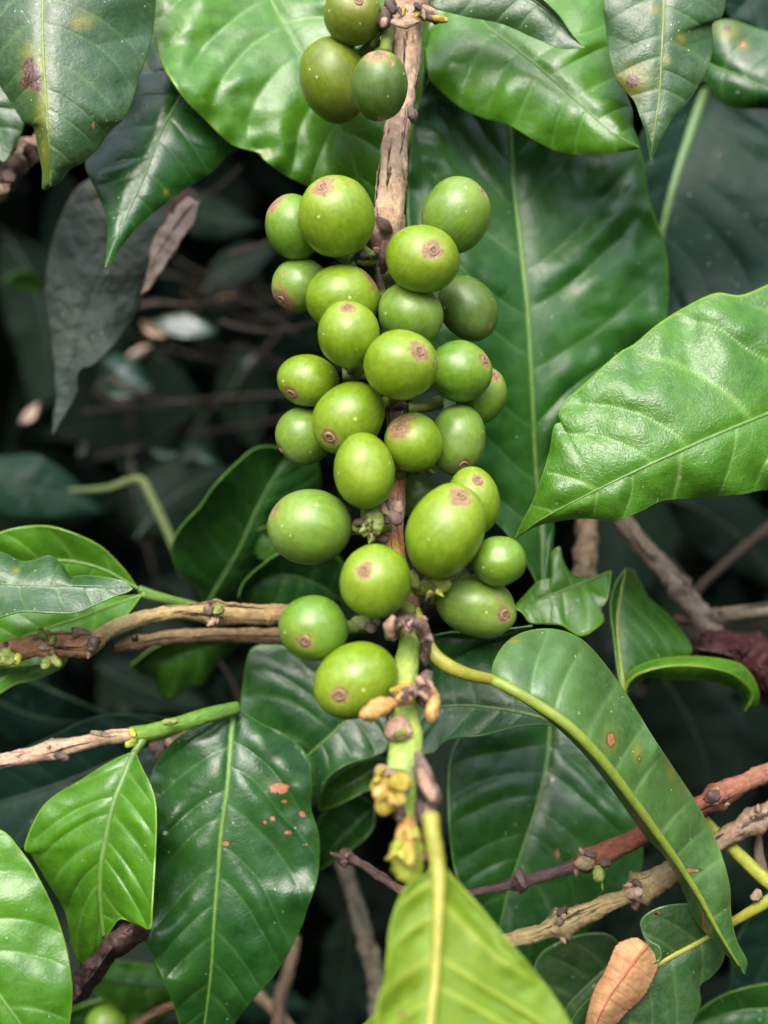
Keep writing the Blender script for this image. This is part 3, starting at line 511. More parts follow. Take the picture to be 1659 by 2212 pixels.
leaf('dark leaf with a light rim below the olive twig', [(1350,2060,42),(1290,2110,40),(1230,2170,40),(1170,2260,44)], [(1350,2060),(1320,2022),(1270,2016),(1205,2036),(1160,2072),(1145,2150),(1170,2260)], [(1350,2060),(1360,2150),(1300,2240),(1170,2260)], 'dusty', dl=-4, dr=3, N=5, bulge=.6, rib='dark', ribw=3)
leaf('dried orange leaf with a red midrib resting at the bottom right', [(1398,2042,6),(1365,2085,4),(1325,2140,3),(1295,2195,3),(1262,2290,6)], [(1398,2042),(1372,2027),(1335,2040),(1318,2072),(1304,2105),(1285,2135),(1272,2180),(1262,2235),(1262,2290)], [(1398,2042),(1424,2054),(1420,2085),(1405,2125),(1382,2160),(1352,2188),(1320,2225),(1262,2290)],
     'orange', dl=3, dr=5, N=11, bulge=.05, crumple=.25, rib='red', ribr=[(0,3.5),(1,1.5)], serr=.06, und=.15, vw=.22)
leaf('dark leaf in the bottom right corner', [(1780,2190,52),(1680,2180,50),(1590,2185,50),(1490,2215,52)], [(1780,2190),(1740,2120),(1660,2124),(1580,2142),(1520,2175),(1490,2215)], [(1780,2190),(1700,2260),(1600,2270),(1490,2215)], 'dark', dl=-3, N=5, bulge=.5, rib='dark', ribw=3)
leaf('dark rounded leaf beneath the yellow withered flowers', [(810,1740,70),(770,1780,68),(720,1830,68),(682,1885,70)], [(810,1740),(760,1715),(710,1745),(682,1790),(682,1885)], [(810,1740),(805,1790),(760,1835),(682,1885)], 'dark', dl=-3, dr=-6, N=4, bulge=.4, rib='dark', ribw=3)
leaf('yellowish dark leaf tucked between the branch and the orange-flecked leaf', [(845,1640,52),(800,1665,50),(745,1700,50),(690,1750,52)], [(845,1640),(800,1640),(735,1668),(690,1715),(690,1750)], [(845,1640),(830,1690),(780,1715),(730,1740),(690,1750)], 'mid', dl=-2, dr=-2, N=4, bulge=.3, rib='dark', ribw=2)
# a hidden-depth set: dim leaves in the shade, each one its own thing
def dim(label, cx, cy, d, ln, wd, ang, mat='shade', tl=6, N=5, und=.8, up=0, **k):
    a = math.radians(ang); ux, uy = math.cos(a), math.sin(a); nx, ny = -uy, ux; mid = []; L = []; R = []
    bend = rng.uniform(-.14, .14)
    for i in range(7):
        t = i/6; s = (t-.5)*ln; w = wd*math.sin(math.pi*min(1, t**.85))*(.98 if 0 < i < 6 else 0); b = bend*ln*(4*t*(1-t))
        mid.append((cx+ux*s+nx*b, cy+uy*s+ny*b, d+tl*(t-.5)*2)); L.append((mid[-1][0]+nx*w*(1+rng.uniform(-.1, .1)), mid[-1][1]+ny*w)); R.append((mid[-1][0]-nx*w, mid[-1][1]-ny*w*(1+rng.uniform(-.1, .1))))
    L[0] = R[0] = mid[0][:2]; L[-1] = R[-1] = mid[-1][:2]
    return leaf(label, mid, L, R, mat, dl=rng.uniform(-6, 6)-up, dr=rng.uniform(-6, 6)+up, N=N, bulge=.8, und=und, rib='dim', ribw=3, nu=50, nv=9, **k)
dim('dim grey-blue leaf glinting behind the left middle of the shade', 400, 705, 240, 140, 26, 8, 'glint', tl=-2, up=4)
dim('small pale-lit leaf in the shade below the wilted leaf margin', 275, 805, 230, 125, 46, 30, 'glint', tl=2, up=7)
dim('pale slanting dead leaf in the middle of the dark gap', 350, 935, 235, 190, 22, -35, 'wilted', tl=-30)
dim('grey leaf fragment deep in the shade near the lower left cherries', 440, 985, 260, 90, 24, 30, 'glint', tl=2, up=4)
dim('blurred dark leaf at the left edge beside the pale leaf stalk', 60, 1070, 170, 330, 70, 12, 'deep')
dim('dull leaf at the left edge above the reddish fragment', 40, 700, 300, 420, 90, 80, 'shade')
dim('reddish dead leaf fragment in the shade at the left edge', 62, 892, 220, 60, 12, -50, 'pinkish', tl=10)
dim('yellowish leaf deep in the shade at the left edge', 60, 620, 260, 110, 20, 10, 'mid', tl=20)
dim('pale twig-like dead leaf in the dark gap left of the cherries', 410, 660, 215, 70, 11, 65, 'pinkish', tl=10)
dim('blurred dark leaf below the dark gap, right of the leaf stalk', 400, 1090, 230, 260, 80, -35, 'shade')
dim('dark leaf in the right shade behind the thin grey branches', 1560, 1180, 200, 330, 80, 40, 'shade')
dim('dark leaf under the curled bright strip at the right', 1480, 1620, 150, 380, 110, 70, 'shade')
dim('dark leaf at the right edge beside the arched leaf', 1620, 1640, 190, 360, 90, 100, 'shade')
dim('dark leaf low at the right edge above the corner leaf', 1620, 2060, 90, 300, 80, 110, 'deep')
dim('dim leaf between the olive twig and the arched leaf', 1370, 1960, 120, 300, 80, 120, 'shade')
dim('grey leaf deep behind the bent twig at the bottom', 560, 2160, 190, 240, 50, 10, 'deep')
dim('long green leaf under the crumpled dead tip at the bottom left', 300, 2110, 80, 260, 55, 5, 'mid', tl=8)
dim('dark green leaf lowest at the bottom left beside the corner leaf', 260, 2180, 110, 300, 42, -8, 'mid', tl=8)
dim('dark leaf added to cover a pale patch below the knotted twig at the left edge', 90, 1510, 130, 330, 75, 15, 'deep', up=-8)  # added leaf, hides a pale patch of the foliage behind
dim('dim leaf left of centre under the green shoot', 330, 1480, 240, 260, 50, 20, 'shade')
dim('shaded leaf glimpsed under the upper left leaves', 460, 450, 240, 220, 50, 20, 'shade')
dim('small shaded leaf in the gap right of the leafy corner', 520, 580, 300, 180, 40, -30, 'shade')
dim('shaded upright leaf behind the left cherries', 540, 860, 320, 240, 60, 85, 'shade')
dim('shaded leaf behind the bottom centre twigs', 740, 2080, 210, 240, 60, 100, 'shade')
# ================================================================ CHERRIES
CH = [
 ('olive cherry cut by the top edge, left of the branch', 762,33,63,64,0, 775,2, 10,'olive',.12,(830,62,14),1.0),
 ('large dull olive cherry behind the small dark one near the top', 722,173,74,92,-18, 770,262, 17,'olive',.10,(815,80,16),0),
 ('small dark green cherry with a brown cap in front of the branch top', 820,186,61,74,0, 816,116, -3,'dull',.24,(840,60,12),.8),
 ('large yellow-green cherry with its brown navel at the top left, upper left of the cluster', 727,468,82,89,-10, 697,402, -4,'fresh',.17,(800,560,8),1.15),
 ('cherry half hidden at the upper left, corky mark on its outer edge', 634,491,60,72,-18, 590,440, 5,'deep',.20,(760,560,10),.8),
 ('cherry standing alone at the upper right of the branch, small pink navel', 985,465,74,84,18, 1042,410, 8,'pale',.10,(850,570,12),.7),
 ('cherry just right of the branch with a round brown navel facing out', 913,560,80,74,10, 937,541, -6,'fresh',.15,(840,600,10),1.1),
 ('small cherry at the left with a broad tan scab on its lower left', 648,616,62,59,-5, 606,648, 7,'pale',.25,(770,580,10),.9),
 ('yellow-green cherry with a tan scuff on its right shoulder', 741,646,80,75,0, 805,604, 2,'fresh',.14,(830,640,10),0),
 ('cherry with a pink-brown navel on top, left of the branch middle', 753,722,67,72,0, 750,662, -12,'fresh',.14,(770,800,4),1.),
 ('light cherry crossing the branch, brown smudge at its upper right', 887,678,72,65,25, 930,630, -3,'pale',.14,(845,700,8),0),
 ('dull grey-green oblong cherry furthest right in the upper cluster', 1011,666,60,76,-35, 1062,702, 9,'dull',.06,(860,640,10),0),
 ('cherry centred on the branch with its navel at the upper right', 866,788,80,76,0, 907,757, -13,'fresh',.15,(855,860,6),1.1),
 ('cherry tucked behind the central one on the right', 994,802,70,66,15, 1048,777, 0,'deep',.13,(870,850,8),.8),
 ('half hidden cherry lowest on the right of the middle cluster', 1040,855,54,64,20, 1070,810, 10,'deep',.16,(880,880,10),.8),
 ('cherry at the far left with its navel at the lower left', 666,822,67,57,8, 628,852, 2,'fresh',.13,(800,800,8),1.),
 ('large cherry left of the branch with a ringed dark navel at its lower left', 752,902,86,72,-38, 711,946, -6,'fresh',.13,(850,860,8),1.2),
 ('dull cherry at the lower left of the middle cluster, scab on its edge', 656,942,62,64,-25, 602,978, 6,'pale',.14,(820,870,10),.7),
 ('cherry right of the branch with a broad rusty patch on its upper left', 893,956,62,66,-12, 862,918, -7,'fresh',.26,(860,1030,4),.9),
 ('cherry behind the rusty one, its navel at the very bottom', 988,950,60,78,8, 1002,1006, 3,'pale',.09,(870,1000,6),1.),
 ('smooth oval cherry in front of the branch with no navel in sight', 787,1018,67,82,-8, 790,1010, -14,'fresh',0,(795,1130,-8),0),
 ('cherry behind the large egg-shaped one, round navel at its top', 1022,1082,58,74,-8, 1032,1036, -9,'fresh',.11,(930,1240,-8),1.),
 ('large egg-shaped cherry leaning right, pink navel near its top', 963,1146,82,106,26, 996,1069, -20,'fresh',.15,(930,1258,-14),1.1),
 ('big pale round cherry on a bare green stalk to the left', 670,1138,92,83,0, 590,1104, -8,'pale',.10,(800,1140,-8),0),
 ('bright cherry in front of the branch node with a brown navel at its upper left', 811,1256,76,81,0, 785,1232, -26,'fresh',.13,(885,1320,-16),1.1),
 ('small round bright cherry standing out at the right without a navel in sight', 1078,1212,60,54,0, 1078,1200, -16,'deep',0,(960,1260,-12),0),
 ('squat cherry at the lower right with a corky rough navel at its bottom right', 1028,1309,90,66,14, 1092,1328, -12,'pale',.13,(930,1290,-10),1.1),
 ('bright cherry hanging in front of the knotted twig, round brown navel low on it', 677,1357,75,71,0, 657,1385, -24,'deep',.12,(800,1350,-16),1.1),
 ('lowest cherry on the branch, its navel at the lower left', 768,1470,95,80,-34, 733,1502, -26,'fresh',.12,(870,1430,-22),1.1),
 ('dark cherry hidden in shade behind the egg-shaped one', 900,1070,46,50,0, 930,1100, 12,'dull',0,(860,1050,8),0),
]
PATCH = {3: [(755,398,.09),(700,425,.07)], 7: [(612,590,.10),(603,612,.08)], 8: [(806,625,.10),(800,600,.09)], 12: [(938,775,.10),(935,790,.08)], 10: [(935,642,.12)], 11: [(1060,698,.05)], 18: [(890,900,.20),(850,935,.14)],
         20: [(842,1030,.05)], 21: [(1000,1032,.07)], 23: [(742,1160,.05),(590,1115,.08)], 28: [(812,1432,.07)], 26: [(1075,1295,.08)], 2: [(845,140,.12),(795,118,.14)]}
dep = [c[8] for c in CH]
for it in range(60):      # push neighbours apart in depth so that no two fruits sink into each other
    for i in range(len(CH)):
        for j in range(i):
            a, b = CH[i], CH[j]; ra = (a[3]+a[4])/2*px(0)*1000; rb = (b[3]+b[4])/2*px(0)*1000
            dxy = math.hypot(a[1]-b[1], a[2]-b[2])*px(0)*1000; dz = dep[i]-dep[j]; need = (ra+rb)*.93
            if dxy < need:
                q = math.sqrt(need*need-dxy*dxy)
                if abs(dz) < q:
                    s = (1 if dz >= 0 else -1)*(q-abs(dz))*.25; dep[i] += s; dep[j] -= s
CPOS = []
for i, c in enumerate(CH):
    lab, cx, cy, a, b, rot, sx, sy, d, mat, cork, stk, nav = c
    cherry(lab, cx, cy, a, b, rot, sx, sy, dep[i], mat, cork, stk, nav, front=True, patches=PATCH.get(i, ()), lump=.045 if i == 26 else .018)
cherry('blurred green cherry low in the shade at the bottom left', 232, 2210, 46, 40, 0, 232, 2200, 85, 'deep', 0, None, 0, group='green coffee cherries crowded round the branch')
# ================================================================ BRANCHES
TAN=(.54,.39,.25); PNK=(.55,.385,.29); BRN=(.12,.07,.05); GRY=(.24,.20,.16); GRN=(.22,.34,.05); PGR=(.34,.44,.10); ORB=(.50,.22,.10); PUR_=(.16,.10,.11); YGR=(.45,.42,.05)
TAN_M = plainmat('scale_tan', (.22,.15,.08), (.50,.40,.26), .7, 450)
TWS = plainmat('scale_bark', (.10,.07,.04), (.30,.22,.13), .8, 600)
def P3(x, y, d): return W(x, y, d)
br = thing('fruiting_branch', P3(880,-60,16), 'peeling pinkish-brown coffee branch running down the middle and turning green at its lower end', 'branch')
stemp = [(885,-70,20),(880,0,17),(880,60,16),(876,150,15),(866,230,14),(852,330,13),(842,440,12),(834,550,12),(838,640,12),(846,760,11),(852,880,9),(858,1000,6),(853,1090,2),(850,1170,-2),(862,1250,-8),(878,1320,-14),(880,1370,-18)]
tube('woody_stem', stemp, [(0,36),(.04,40),(.07,38),(.10,32),(.17,30),(.23,27),(.33,32),(.40,34),(.46,24),(.58,21),(.72,19),(.8,22),(.88,22),(.95,28),(1,30)], BARK, br,
     cols=[(0,TAN),(.25,PNK),(.36,TAN),(.42,BRN),(.47,GRY),(.62,(.16,.11,.08)),(.74,(.30,.17,.10)),(.78,ORB),(.82,(.32,.26,.22)),(.86,ORB),(.92,YGR),(.96,BRN),(1,PUR_)], rough=.13, n=260, nodes=[(.055,.25,.012),(.40,.15,.02),(.95,.12,.02)], sides=28, seed=1)
tube('green_shoot', [(884,1362,-19),(884,1400,-21),(874,1450,-23),(864,1496,-25)], [(0,21),(.3,24),(.7,30),(1,34)], GREENST, br, cols=[(0,YGR),(.15,GRN),(.8,PGR),(1,YGR)], rough=.05, n=50, sides=22, flat=.8, seed=2)
tube('green_shoot', [(880,1492,-25),(878,1540,-28),(878,1600,-32),(872,1640,-35),(862,1676,-38)], [(0,24),(.3,27),(.5,36),(.8,36),(1,30)], GREENST, br, cols=[(0,PGR),(.3,PGR),(.36,PGR),(.7,PGR),(1,(.30,.40,.14))], rough=.05, n=60, sides=22, flat=.85, seed=3)
tube('green_shoot', [(882,1665,-37),(882,1720,-41),(881,1790,-46)], [(0,20),(.4,17),(1,22)], GREENST, br, cols=[(0,PUR_),(.3,GRN),(.8,GRN),(1,ORB)], rough=.06, n=40, sides=18, seed=4)
# bark flakes peeling from the woody stem
for k,(x0,y0,x1,y1,r0,r1,mt) in enumerate([(812,470,846,505,9,13,BRN),(832,520,826,592,14,15,BRN),(884,232,893,268,9,12,GRY),(868,330,874,390,6,7,TAN)]):
    tube('bark_flake', [(x0,y0,2 if k==1 else 8),((x0+x1)/2+3,(y0+y1)/2,0 if k==1 else 6),(x1,y1,3 if k==1 else 7)], [(0,r0*.5),(.5,r1),(1,r1*.35)], BARK, br, cols=[(0,mt),(1,tuple(c*.6 for c in mt))], flat=.35, rough=.3, n=30, seed=k+10)
tube('bark_flake', [(845,46,6),(870,52,4),(905,46,5)], [(0,4),(.5,10),(1,4)], BARK, br, cols=[(0,PNK),(1,TAN)], flat=.5, rough=.3, n=20, seed=31)
blob('bud', 900,25,950,46, 12,6, 9,11, DKB, br); blob('bud', 930,36,968,45, 8,4, 6,8, YEL, br); blob('bud', 915,14,945,30, 12,8, 8,6, PINK, br)
blob('bud', 838,22,826,62, 8,6, 16,14, DKB, br); blob('bud', 832,40,828,60, 3,2, 8,7, PINK, br); blob('bud', 842,0,850,30, 8,6, 14,12, DKB, br)
blob('stipule', 820,70,800,100, 12,12, 9,8, PED, br)
for (x0,y0,x1,y1,d,r,mt) in [(832,545,792,552,6,8,PED),(828,560,770,566,7,9,PED),(835,552,806,536,3,7,PINK),(800,560,775,552,6,8,DKB),(836,800,742,792,6,10,PED),(832,812,760,812,7,9,PED),(780,790,750,806,4,8,DKB),(838,790,800,778,4,9,PED),
        (850,880,880,874,2,9,DKB),(852,1012,905,1020,4,9,DKB),(905,1012,940,1022,2,6,PED)]:
    blob('stalk_stub', x0,y0,x1,y1,d,d-3,r,r,mt,br,rough=.35,seed=x1)
# node round the big left cherry's stalk
for (x0,y0,x1,y1,d0,d1,r0,r1,mt) in [(845,1140,758,1142,-6,-9,12,13,PED),(806,1092,812,1160,-12,-13,13,17,PED),(800,1120,786,1160,-14,-16,8,10,PED),(790,1128,762,1132,-12,-12,8,8,DKB),(836,1105,868,1130,-12,-14,8,13,PUR),(838,1080,866,1110,-8,-10,10,14,PINK),
        (800,1160,840,1166,-10,-10,8,9,DKB),(862,1225,880,1262,-14,-16,8,10,PED)]:
    blob('flower_scale', x0,y0,x1,y1,d0,d1,r0,r1,mt,br,rough=.3,seed=x0)
# stubs under the egg-shaped cherry
for (x0,y0,x1,y1,d0,d1,r0,r1,mt) in [(900,1290,932,1255,-12,-18,14,17,PED),(925,1262,975,1262,-16,-18,12,15,LIME),(955,1262,1005,1230,-14,-13,9,7,PED),(905,1300,945,1300,-8,-8,16,14,DKB),(888,1232,905,1275,-16,-16,8,10,PED),(930,1285,925,1330,-4,-4,14,10,DKB)]:
    blob('flower_scale', x0,y0,x1,y1,d0,d1,r0,r1,mt,br,rough=.3,seed=x0)
for (x0,y0,x1,y1,d0,d1,r0,r1,mt) in [(750,1352,806,1346,-16,-18,10,13,PED),(790,1350,812,1362,-20,-21,9,11,PUR),(760,1340,795,1336,-14,-15,6,8,PED),(806,1340,820,1350,-18,-18,8,7,PINK)]:
    blob('flower_scale', x0,y0,x1,y1,d0,d1,r0,r1,mt,br,rough=.3,seed=y0)
# the purple-brown collar where the arched leaf's stalk leaves
tube('node_collar', [(850,1372,-22),(854,1350,-25),(880,1342,-28),(908,1354,-27),(920,1385,-25),(922,1432,-22)], [(0,7),(.2,11),(.5,15),(.8,10),(1,5)], PUR, br, rough=.3, n=60, sides=16, seed=21)
tube('node_collar', [(846,1375,-29),(842,1350,-30),(852,1330,-30)], [8,12,5], PINK, br, rough=.3, n=24, seed=22)
for (x0,y0,x1,y1,d0,d1,r0,r1,mt) in [(848,1340,850,1385,-20,-22,11,13,PUR),(862,1338,900,1344,-26,-26,10,13,DKB),(905,1350,925,1388,-26,-26,12,13,PUR),(918,1385,920,1440,-24,-22,11,9,PUR),(840,1352,838,1384,-20,-20,6,8,PED)]:
    blob('node_scale', x0,y0,x1,y1,d0,d1,r0,r1,mt,br,seed=x0)
for (x0,y0,x1,y1,d0,d1,r0,r1,mt) in [(925,1450,908,1510,-27,-31,13,17,PUR),(915,1470,922,1516,-31,-33,10,11,PINK),(934,1485,932,1560,-30,-34,9,17,ORG),(905,1488,862,1496,-31,-34,11,9,PUR),(895,1504,850,1520,-33,-36,9,11,ORG),(852,1516,776,1548,-35,-38,11,19,ORG),(846,1512,836,1540,-35,-36,9,9,YEL),(832,1560,844,1580,-34,-34,4,4,PED),(902,1500,918,1530,-30,-32,10,7,DKB),(842,1492,902,1478,-33,-31,5,7,YEL)]:
    blob('bud', x0,y0,x1,y1,d0,d1,r0,r1,mt,br,rough=.2,seed=x0+y0)
blob('leaf_scar', 858,1550,868,1598,-34,-36.5,22,29,PINK,br,rough=.25,flat=.35); blob('leaf_scar', 850,1588,880,1578,-39,-41,7,9,PED,br,flat=.4)
tube('stipule', [(903,1625,-40),(916,1670,-45),(932,1710,-48),(948,1737,-49)], [(0,9),(.3,16),(.7,19),(.92,13),(1,5)], PUR, br, rough=.2, n=40, flat=.5, seed=5)
blob('stipule', 908,1660,936,1732,-49,-52,8,13,PINK,br,flat=.4); blob('stipule', 905,1730,922,1785,-48,-52,12,14,DKB,br); blob('stipule', 925,1735,940,1790,-48,-53,12,16,PUR,br)
for (x0,y0,x1,y1,d0,d1,r0,r1,mt) in [(835,1660,812,1672,-40,-42,15,14,PINK),(840,1690,888,1692,-46,-49,16,21,YEL),(842,1688,800,1704,-44,-46,11,14,YEL),(838,1700,806,1722,-46,-48,12,13,ORG),(850,1715,818,1758,-47,-50,13,20,YEL),(850,1702,868,1712,-44,-44,12,10,ORG),(862,1730,862,1775,-44,-47,13,12,PUR),(878,1705,884,1714,-50,-50,8,6,DKB)]:
    blob('withered_flower', x0,y0,x1,y1,d0,d1,r0,r1,mt,br,rough=.2,seed=x0+y0)
for (x0,y0,x1,y1,d0,d1,r0,r1,mt) in [(882,1782,882,1830,-48,-52,20,28,ORG),(883,1805,880,1905,-50,-56,30,33,LIME),(858,1838,866,1868,-52,-55,15,14,PINK),(905,1838,908,1862,-50,-54,13,12,PINK),(880,1812,884,1870,-55,-60,14,17,YEL),(912,1872,868,1908,-54,-52,6,8,DKB)]:
    blob('terminal_bud', x0,y0,x1,y1,d0,d1,r0,r1,mt,br,rough=.15,seed=x0+y1)
def bracts(x, y, d, n, sx, sy, size, mats, parent, ang=90, spread=70):
    # a ragged tuft of small dry scales at a node
    for k, mt in enumerate(mats):
        V = []; Fc = []
        for i in range(max(1, n//len(mats))):
            a = math.radians(ang+rng.uniform(-spread, spread)); l = size*rng.uniform(.5, 1.2); w = l*rng.uniform(.22, .4); cx, cy = x+rng.uniform(-sx, sx), y+rng.uniform(-sy, sy); dd = d+rng.uniform(-1.2, .6); tl = rng.uniform(-1.6, .4); b0 = len(V)
            for t, ww in ((0, .7), (.25, 1), (.5, .95), (.75, .6), (.92, .3), (1, .08)):
                px_, py_ = cx+math.cos(a)*l*t, cy+math.sin(a)*l*t; jx = rng.uniform(-.12, .12)*l
                for s, h in ((-1, .5), (-.5, 0), (0, -.35), (.5, 0), (1, .5)): V.append(W(px_-math.sin(a)*w*ww*s+jx*.4, py_+math.cos(a)*w*ww*s+jx*.4, dd+tl*t+h*w*.06))
            for q in range(5):
                for j in range(4): Fc.append((b0+q*5+j, b0+q*5+j+1, b0+q*5+j+6, b0+q*5+j+5))
        o = mesh('dry_bract', V, Fc, mt, parent); md = o.modifiers.new('thickness', 'SOLIDIFY'); md.thickness = .0003
for (x, y, d, n, sx, sy, sz, ms) in [(832,1100,-12,6,10,12,20,(PINK,DKB)),(885,1345,-30,16,32,14,22,(PUR,DKB,PINK)),(922,1395,-29,6,6,30,18,(PUR,DKB)),(912,1480,-34,10,18,16,24,(PUR,PINK)),(868,1500,-37,8,26,10,20,(ORG,DKB)),
        (845,1672,-45,10,30,12,22,(PINK,YEL,DKB)),(838,1712,-51,9,26,16,26,(YEL,ORG)),(885,1800,-55,8,22,12,24,(ORG,LIME)),(870,1850,-57,8,22,24,28,(LIME,YEL)),(925,1735,-50,6,10,22,24,(DKB,PINK)),(826,560,4,8,14,16,20,(DKB,PED)),(846,795,2,6,22,10,18,(DKB,PED)),
        (880,1012,0,8,30,8,16,(DKB,PED)),(800,1140,-16,9,20,16,20,(PED,DKB)),(930,1275,-20,8,24,14,20,(PED,DKB,LIME)),(860,12,8,14,50,10,22,(TAN_M,DKB,YEL)),(852,1500,-32,6,18,8,16,(YEL,PUR))]:
    bracts(x, y, d, n, sx, sy, sz, ms, br)
def twig(label, path, rad, cols, nodes=(), rough=.16, extra=(), mat=None, name='twig', cat='twig', flat=1., n=None):
    o0 = P3(*path[0]); t = thing(name, o0, label, cat)
    tube('bark', path, rad, mat or BARK, t, cols=cols, nodes=nodes, rough=rough, sides=20, seed=rng.random()*9, flat=flat, n=n)
    for e in extra: blob(*e[:9], e[9], t, rough=.4, flat=.7, seed=rng.random()*20)
    C = cr([(p[0], p[1], p[2]) for p in path], 200)
    for (tt, amp, w_) in nodes:
        q = C[int(tt*199)]; rr = (rad if np.isscalar(rad) else 16) if not isinstance(rad[0], (tuple, list)) else float(np.interp(tt, [k[0] for k in rad], [k[1] for k in rad]))
        bracts(q[0], q[1], q[2]-rr*.09, 9, rr*.5, rr*.8, rr*.9, (DKB, TWS, PINK), t, spread=180)
    return t
twig('knotted reddish-brown twig crossing the left side into the cluster', [(-60,1432,20),(0,1415,20),(60,1398,20),(120,1392,20),(190,1388,20),(240,1360,21),(320,1332,22),(400,1322,22),(500,1326,24),(600,1328,26),(720,1325,26)],
     [(0,29),(.18,24),(.25,28),(.32,28),(.36,18),(.5,16),(.6,17),(.68,26),(.75,23),(1,22)], [(0,(.32,.16,.08)),(.3,(.36,.19,.10)),(.38,(.34,.29,.13)),(.65,(.36,.26,.12)),(1,(.30,.21,.09))], nodes=[(.21,.22,.015),(.31,.18,.02),(.68,.18,.02)],
     extra=[('bud',100,1380,82,1358,16,15,9,7,PED),('bud',108,1420,92,1446,14,12,11,9,PED),('bud',112,1420,132,1440,12,11,11,10,PED),('bud',14,1402,12,1440,12,10,18,20,PED),('bud',38,1412,36,1438,12,11,9,10,LIME),('bark_scale',196,1368,158,1362,14,12,6,7,TWS),('bark_scale',205,1375,200,1412,12,12,15,12,DKB),('bark_scale',480,1312,462,1326,14,12,10,6,PED),('bud',4,1392,12,1402,12,12,12,10,PUR),('bud',112,1390,118,1372,14,13,10,7,PED)])
twig('smooth tan twig running close behind the knotted one', [(250,1400,34),(300,1388,34),(380,1375,35),(500,1372,36),(620,1375,38),(700,1372,40)], [14,15,15,17,18], [(0,BRN),(.15,(.24,.17,.09)),(1,(.27,.19,.10))], nodes=[(.1,.3,.03)])
twig('pinkish twig at the lower left ending in a fresh green shoot', [(-60,1655,22),(0,1645,20),(60,1634,20),(120,1618,20),(180,1606,20),(240,1592,20),(290,1588,20)], [15,16,19,17,15,15], [(0,PNK),(1,TAN)], nodes=[(.5,.3,.05)],
     extra=[('knot',118,1628,150,1640,12,12,9,9,DKB),('knot',196,1582,240,1590,16,14,5,6,TWS)])
twig('square green shoot growing from the end of the pinkish twig', [(280,1588,20),(330,1580,20),(400,1560,21),(450,1545,23),(515,1528,27)], [17,18,17,17,14], [(0,(.14,.26,.03)),(1,(.08,.20,.03))], mat=GREENST, rough=.04, name='green_shoot', cat='shoot', flat=.8,
     extra=[('bud',296,1600,270,1612,12,12,9,7,LIME),('node_edge',282,1575,292,1592,10,8,6,7,YEL),('bud',352,1560,385,1558,16,16,7,7,PED)])
twig('brown twig stub behind the green shoot, dark bud scales hanging from it', [(330,1615,40),(380,1600,38),(440,1572,38),(500,1560,40)], [14,12,11,10], [(0,BRN),(1,(.30,.20,.14))], extra=[('bud_scale',350,1602,342,1640,32,30,10,9,DKB),('bud_scale',362,1600,372,1612,32,30,10,9,TWS)])
twig('gnarled cut branch stub at the left edge under the corner leaf', [(-40,430,52),(0,392,50),(30,362,50),(70,325,54),(110,290,60)], [(0,30),(.25,28),(.45,22),(.75,22),(1,20)], [(0,(.36,.30,.20)),(.4,BRN),(.6,TAN),(1,(.05,.04,.03))], rough=.4, nodes=[(.2,.4,.08),(.75,.4,.05)], name='branch_stub', cat='branch',
     extra=[('knot',8,370,30,392,42,40,16,12,DKB),('knot',2,400,12,420,40,40,12,10,TWS),('knot',60,318,82,350,46,44,16,12,DKB)])
twig('red-brown twig rising to the right edge, turning dark at its shrivelled tip', [(960,1950,24),(1000,1936,24),(1060,1920,24),(1120,1907,24),(1180,1890,23),(1245,1868,22),(1330,1832,21),(1420,1788,20),(1520,1738,19),(1590,1700,18),(1720,1640,18)],
     [(0,8),(.12,9),(.2,12),(.35,13),(.40,24),(.5,21),(.7,20),(.8,26),(.84,20),(1,19)], [(0,(.09,.06,.05)),(.33,(.08,.05,.06)),(.38,(.24,.09,.05)),(.7,(.25,.085,.05)),(1,(.30,.16,.10))], nodes=[(.205,.9,.018),(.38,.25,.015),(.77,.3,.015)],
     extra=[('bud',1262,1850,1270,1880,16,14,20,17,TWS),('bud',1290,1870,1296,1905,12,10,8,11,PED),('bud',1300,1905,1302,1925,12,12,3,2,PED),('bud',1295,1862,1320,1868,14,13,9,8,DKB),('bud',1262,1842,1290,1850,14,14,6,6,DKB),('knot',1536,1712,1544,1732,12,10,18,16,DKB),('knot',1118,1880,1135,1920,18,16,9,9,DKB)])
twig('olive twig with thick collars rising toward the right edge', [(1060,2050,20),(1110,2030,19),(1180,2010,18),(1240,1985,18),(1300,1958,17),(1370,1928,17),(1440,1890,17),(1520,1840,18),(1600,1790,20),(1720,1720,24)],
     [(0,18),(.16,17),(.22,30),(.3,22),(.42,17),(.47,32),(.55,25),(.75,20),(.85,24),(1,18)], [(0,(.27,.22,.10)),(.5,(.30,.24,.12)),(.8,(.24,.17,.11)),(1,(.4,.3,.2))], nodes=[(.215,.25,.015),(.465,.25,.015),(.86,.3,.02)], rough=.2,
     extra=[('collar_scale',1206,1998,1222,1975,8,6,9,7,TWS),('collar_scale',1352,1930,1390,1928,6,5,10,11,TWS),('collar_scale',1378,1948,1368,1966,8,8,9,8,DKB)])
twig('yellow-green stalk crossing behind the arched leaf to the right edge', [(1520,1770,24),(1560,1812,22),(1610,1860,20),(1650,1898,18),(1720,1950,16)], [12,14,15,16], [(0,(.22,.26,.03)),(1,(.34,.34,.05))], mat=GREENST, rough=.04, name='leaf_stalk', cat='stalk', extra=[('bud',1640,1925,1625,1945,10,8,12,9,TWS)])
twig('hanging dried stipule at the right edge below the olive twig', [(1640,1800,30),(1640,1850,28),(1655,1900,28)], [6,11,9], [(0,BRN),(1,(.24,.2,.15))], name='dried_stipule', cat='stipule', flat=.4)
twig('thick blurred grey branch slanting down at the right', [(1330,1110,78),(1380,1170,76),(1430,1225,74),(1490,1300,72),(1545,1370,72)], [20,21,22,24,24], [(0,(.16,.13,.10)),(1,(.26,.22,.17))], nodes=[(.62,.35,.05)], rough=.25, name='branch', cat='branch')
